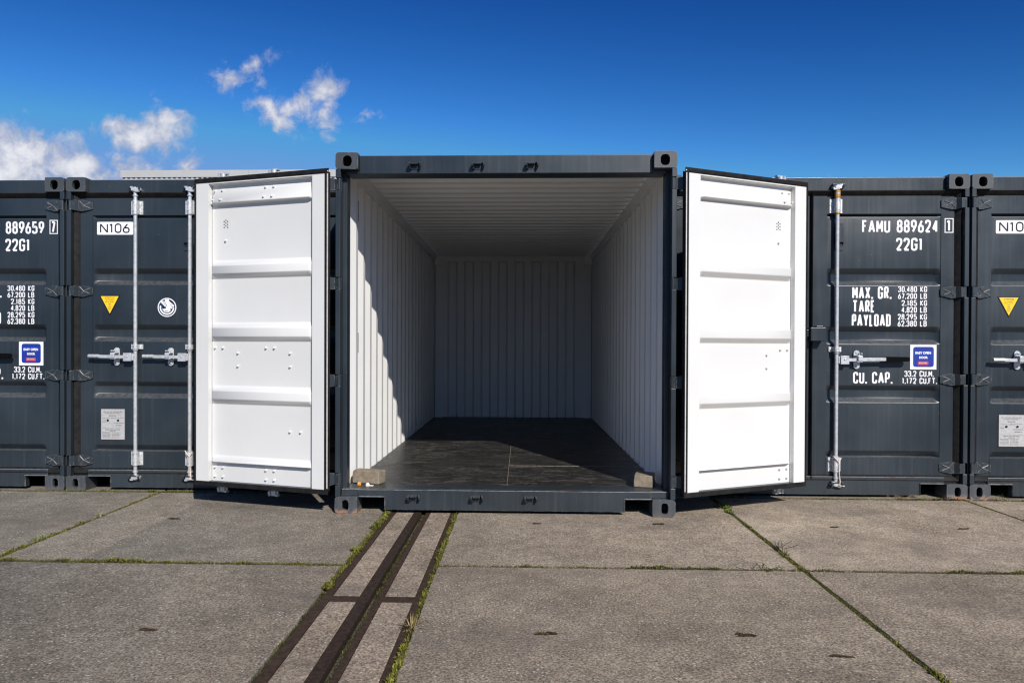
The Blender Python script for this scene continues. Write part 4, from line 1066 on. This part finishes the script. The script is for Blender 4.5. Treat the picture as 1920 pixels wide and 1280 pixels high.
weed('bright green clump in the cross joint left of the rail', (-1.10, -1.285, 0), 70, .10, .036, ['moss_bright', 'moss_olive'], 6, spread=(2.0, .4))
weed('leafy green weed on the left edge of the rail', (-.845, -.42, 0), 120, 0.08, 0.03, ['leaf_green', 'moss_olive'], 7, True, spread=(.6, 1.4))
weed('yellow green weed on the left edge of the rail, nearer the cross joint', (-.850, -.98, 0), 120, 0.08, 0.03, ['moss_bright', 'moss_olive'], 17, True, spread=(.6, 1.6))
weed('withered brown weed in the right diagonal joint', (1.672, -.86, 0), 16, 0.05, 0.045, ['dead_stem', 'moss_dark'], 8, stems=14, spread=(.8, 2.6))
weed('withered brown stems below the sill of the lettered container', (3.13, .735, 0), 6, 0.08, 0.035, ['dead_stem', 'dry_grass'], 9, stems=16, spread=(2.2, .5))
weed('pale dry grass at the casting of the right edge container', (3.93, .735, 0), 26, 0.09, 0.05, ['dry_grass', 'moss_olive'], 10, stems=3, spread=(1.6, .5))
weed('withered brown sprig in the cross joint right of the open container', (1.42, -1.285, 0), 8, .06, .03, ['dead_stem', 'moss_dark'], 12, stems=14, spread=(3.0, .4))

# ------------------------------------------------------------------ lifting slots and a stain in the slabs
def slot(label, x, y, w, d, seed, grass):
    q = random.Random(seed); b = MB(); n = 22
    for j in range(4):                               # a few ragged crusts of dirt run together
        cx_, cy_ = (0, 0) if j == 0 else (q.uniform(-.36, .36) * w, q.uniform(-.22, .22) * d)
        rw, rd = (w * .36, d * .30) if j == 0 else (w * q.uniform(.12, .24), d * q.uniform(.14, .30)); P = []; ph = q.uniform(0, 6.28)
        for i in range(n):
            t = 2 * math.pi * i / n; k = 1 + .25 * math.sin(2 * t + ph) + q.uniform(-.30, .25); P.append((cx_ + rw * math.cos(t) * k, cy_ + rd * math.sin(t) * k))
        z0 = .0006 * j
        vs = [(p[0], p[1], .0006 + z0) for p in P] + [(cx_ + (p[0] - cx_) * .55, cy_ + (p[1] - cy_) * .55, .0035 + z0 + q.uniform(0, .002)) for p in P]
        b.add(vs, [(i, (i + 1) % n, n + (i + 1) % n, n + i) for i in range(n)] + [tuple(range(n, 2 * n))], 0)
    for i in range(grass):
        x_, y_ = q.uniform(-w, w) * .42, q.uniform(-d, d) * .42; a = q.uniform(0, 6.28); l = q.uniform(.006, .018); dv = Vector((math.cos(a), math.sin(a), q.uniform(.3, 1.2))).normalized(); sd = Vector((-math.sin(a), math.cos(a), 0)) * .002
        p = Vector((x_, y_, .003)); b.add([p - sd, p + sd, p + dv * l], [(0, 1, 2)], 1 + q.randrange(2))
    o = b.build('lifting_slot', ['rust_stain', 'moss_olive', 'dead_stem'], recalc=False); o.location = (x, y, 0)
    return tag(o, label, 'lifting slot', 'dirt filled lifting slots in the slabs')
slot('mossy lifting slot in the near slab just right of the rail', .23, -2.272, .098, .040, 1, 60)
slot('rusty brown lifting slot in the near slab, left of the streaky stain', 1.065, -2.25, .092, .046, 2, 20)
slot('lifting slot in the near left slab', -1.451, -2.30, .095, .032, 3, 14)
slot('small lifting slot in front of the middle of the open container', .229, -.255, .085, .036, 4, 6)
slot('small lifting slot in front of the right corner casting of the open container', 1.059, -.23, .085, .040, 5, 10)
slot('lifting slot in front of the container lettered FAMU, left of the pair', 2.226, -.265, .090, .034, 6, 8)
slot('lifting slot nearest the right edge of the picture', 3.065, -.269, .090, .034, 7, 8)
slot('lifting slot in front of the left open door', -2.29, -.235, .095, .036, 8, 16)
o = slot('streaky brown rust stain right of the rusty lifting slot', 1.376, -2.457, .110, .030, 9, 8); o.name = 'rust_stain'; o['category'] = 'stain'; del o['group']

# ------------------------------------------------------------------ warehouse behind the row
wh = empty('warehouse', (-13, 40, 0), label='pale grey warehouse roof edge showing above the left containers', cat='building')
b = MB(); fn = lambda s, d, h: (s, .10 - d, h)
pts = []; s = -10.9
while s < 10.7: pts += [(s, 0), (s + .13, 0), (s + .16, .06), (s + .28, .06), (s + .31, 0)]; s += .31
n = len(pts); b.add([fn(a, d, h) for h in (0, 11.46) for a, d in pts], [(i, i + 1, n + i + 1, n + i) for i in range(n - 1)])
for x in (-10.9, 10.75): b.box(x - .02, x + .02, .11, 16, 0, 11.46)
b.box(-10.9, 10.75, 15.9, 16, 0, 11.46); b.build('wall', ['cladding'], wh, recalc=False)
b = MB(); b.box(-11.0, -3.2, 0, .02, 11.335, 11.76); b.box(-3.19, 4.5, 0, .02, 11.335, 11.76); b.box(4.51, 11.0, 0, .02, 11.335, 11.76); b.build('fascia', ['fascia'], wh)
b = MB(); b.box(-11.0, 11.0, .025, 16.2, 11.47, 11.75); b.build('roof', ['fascia'], wh)
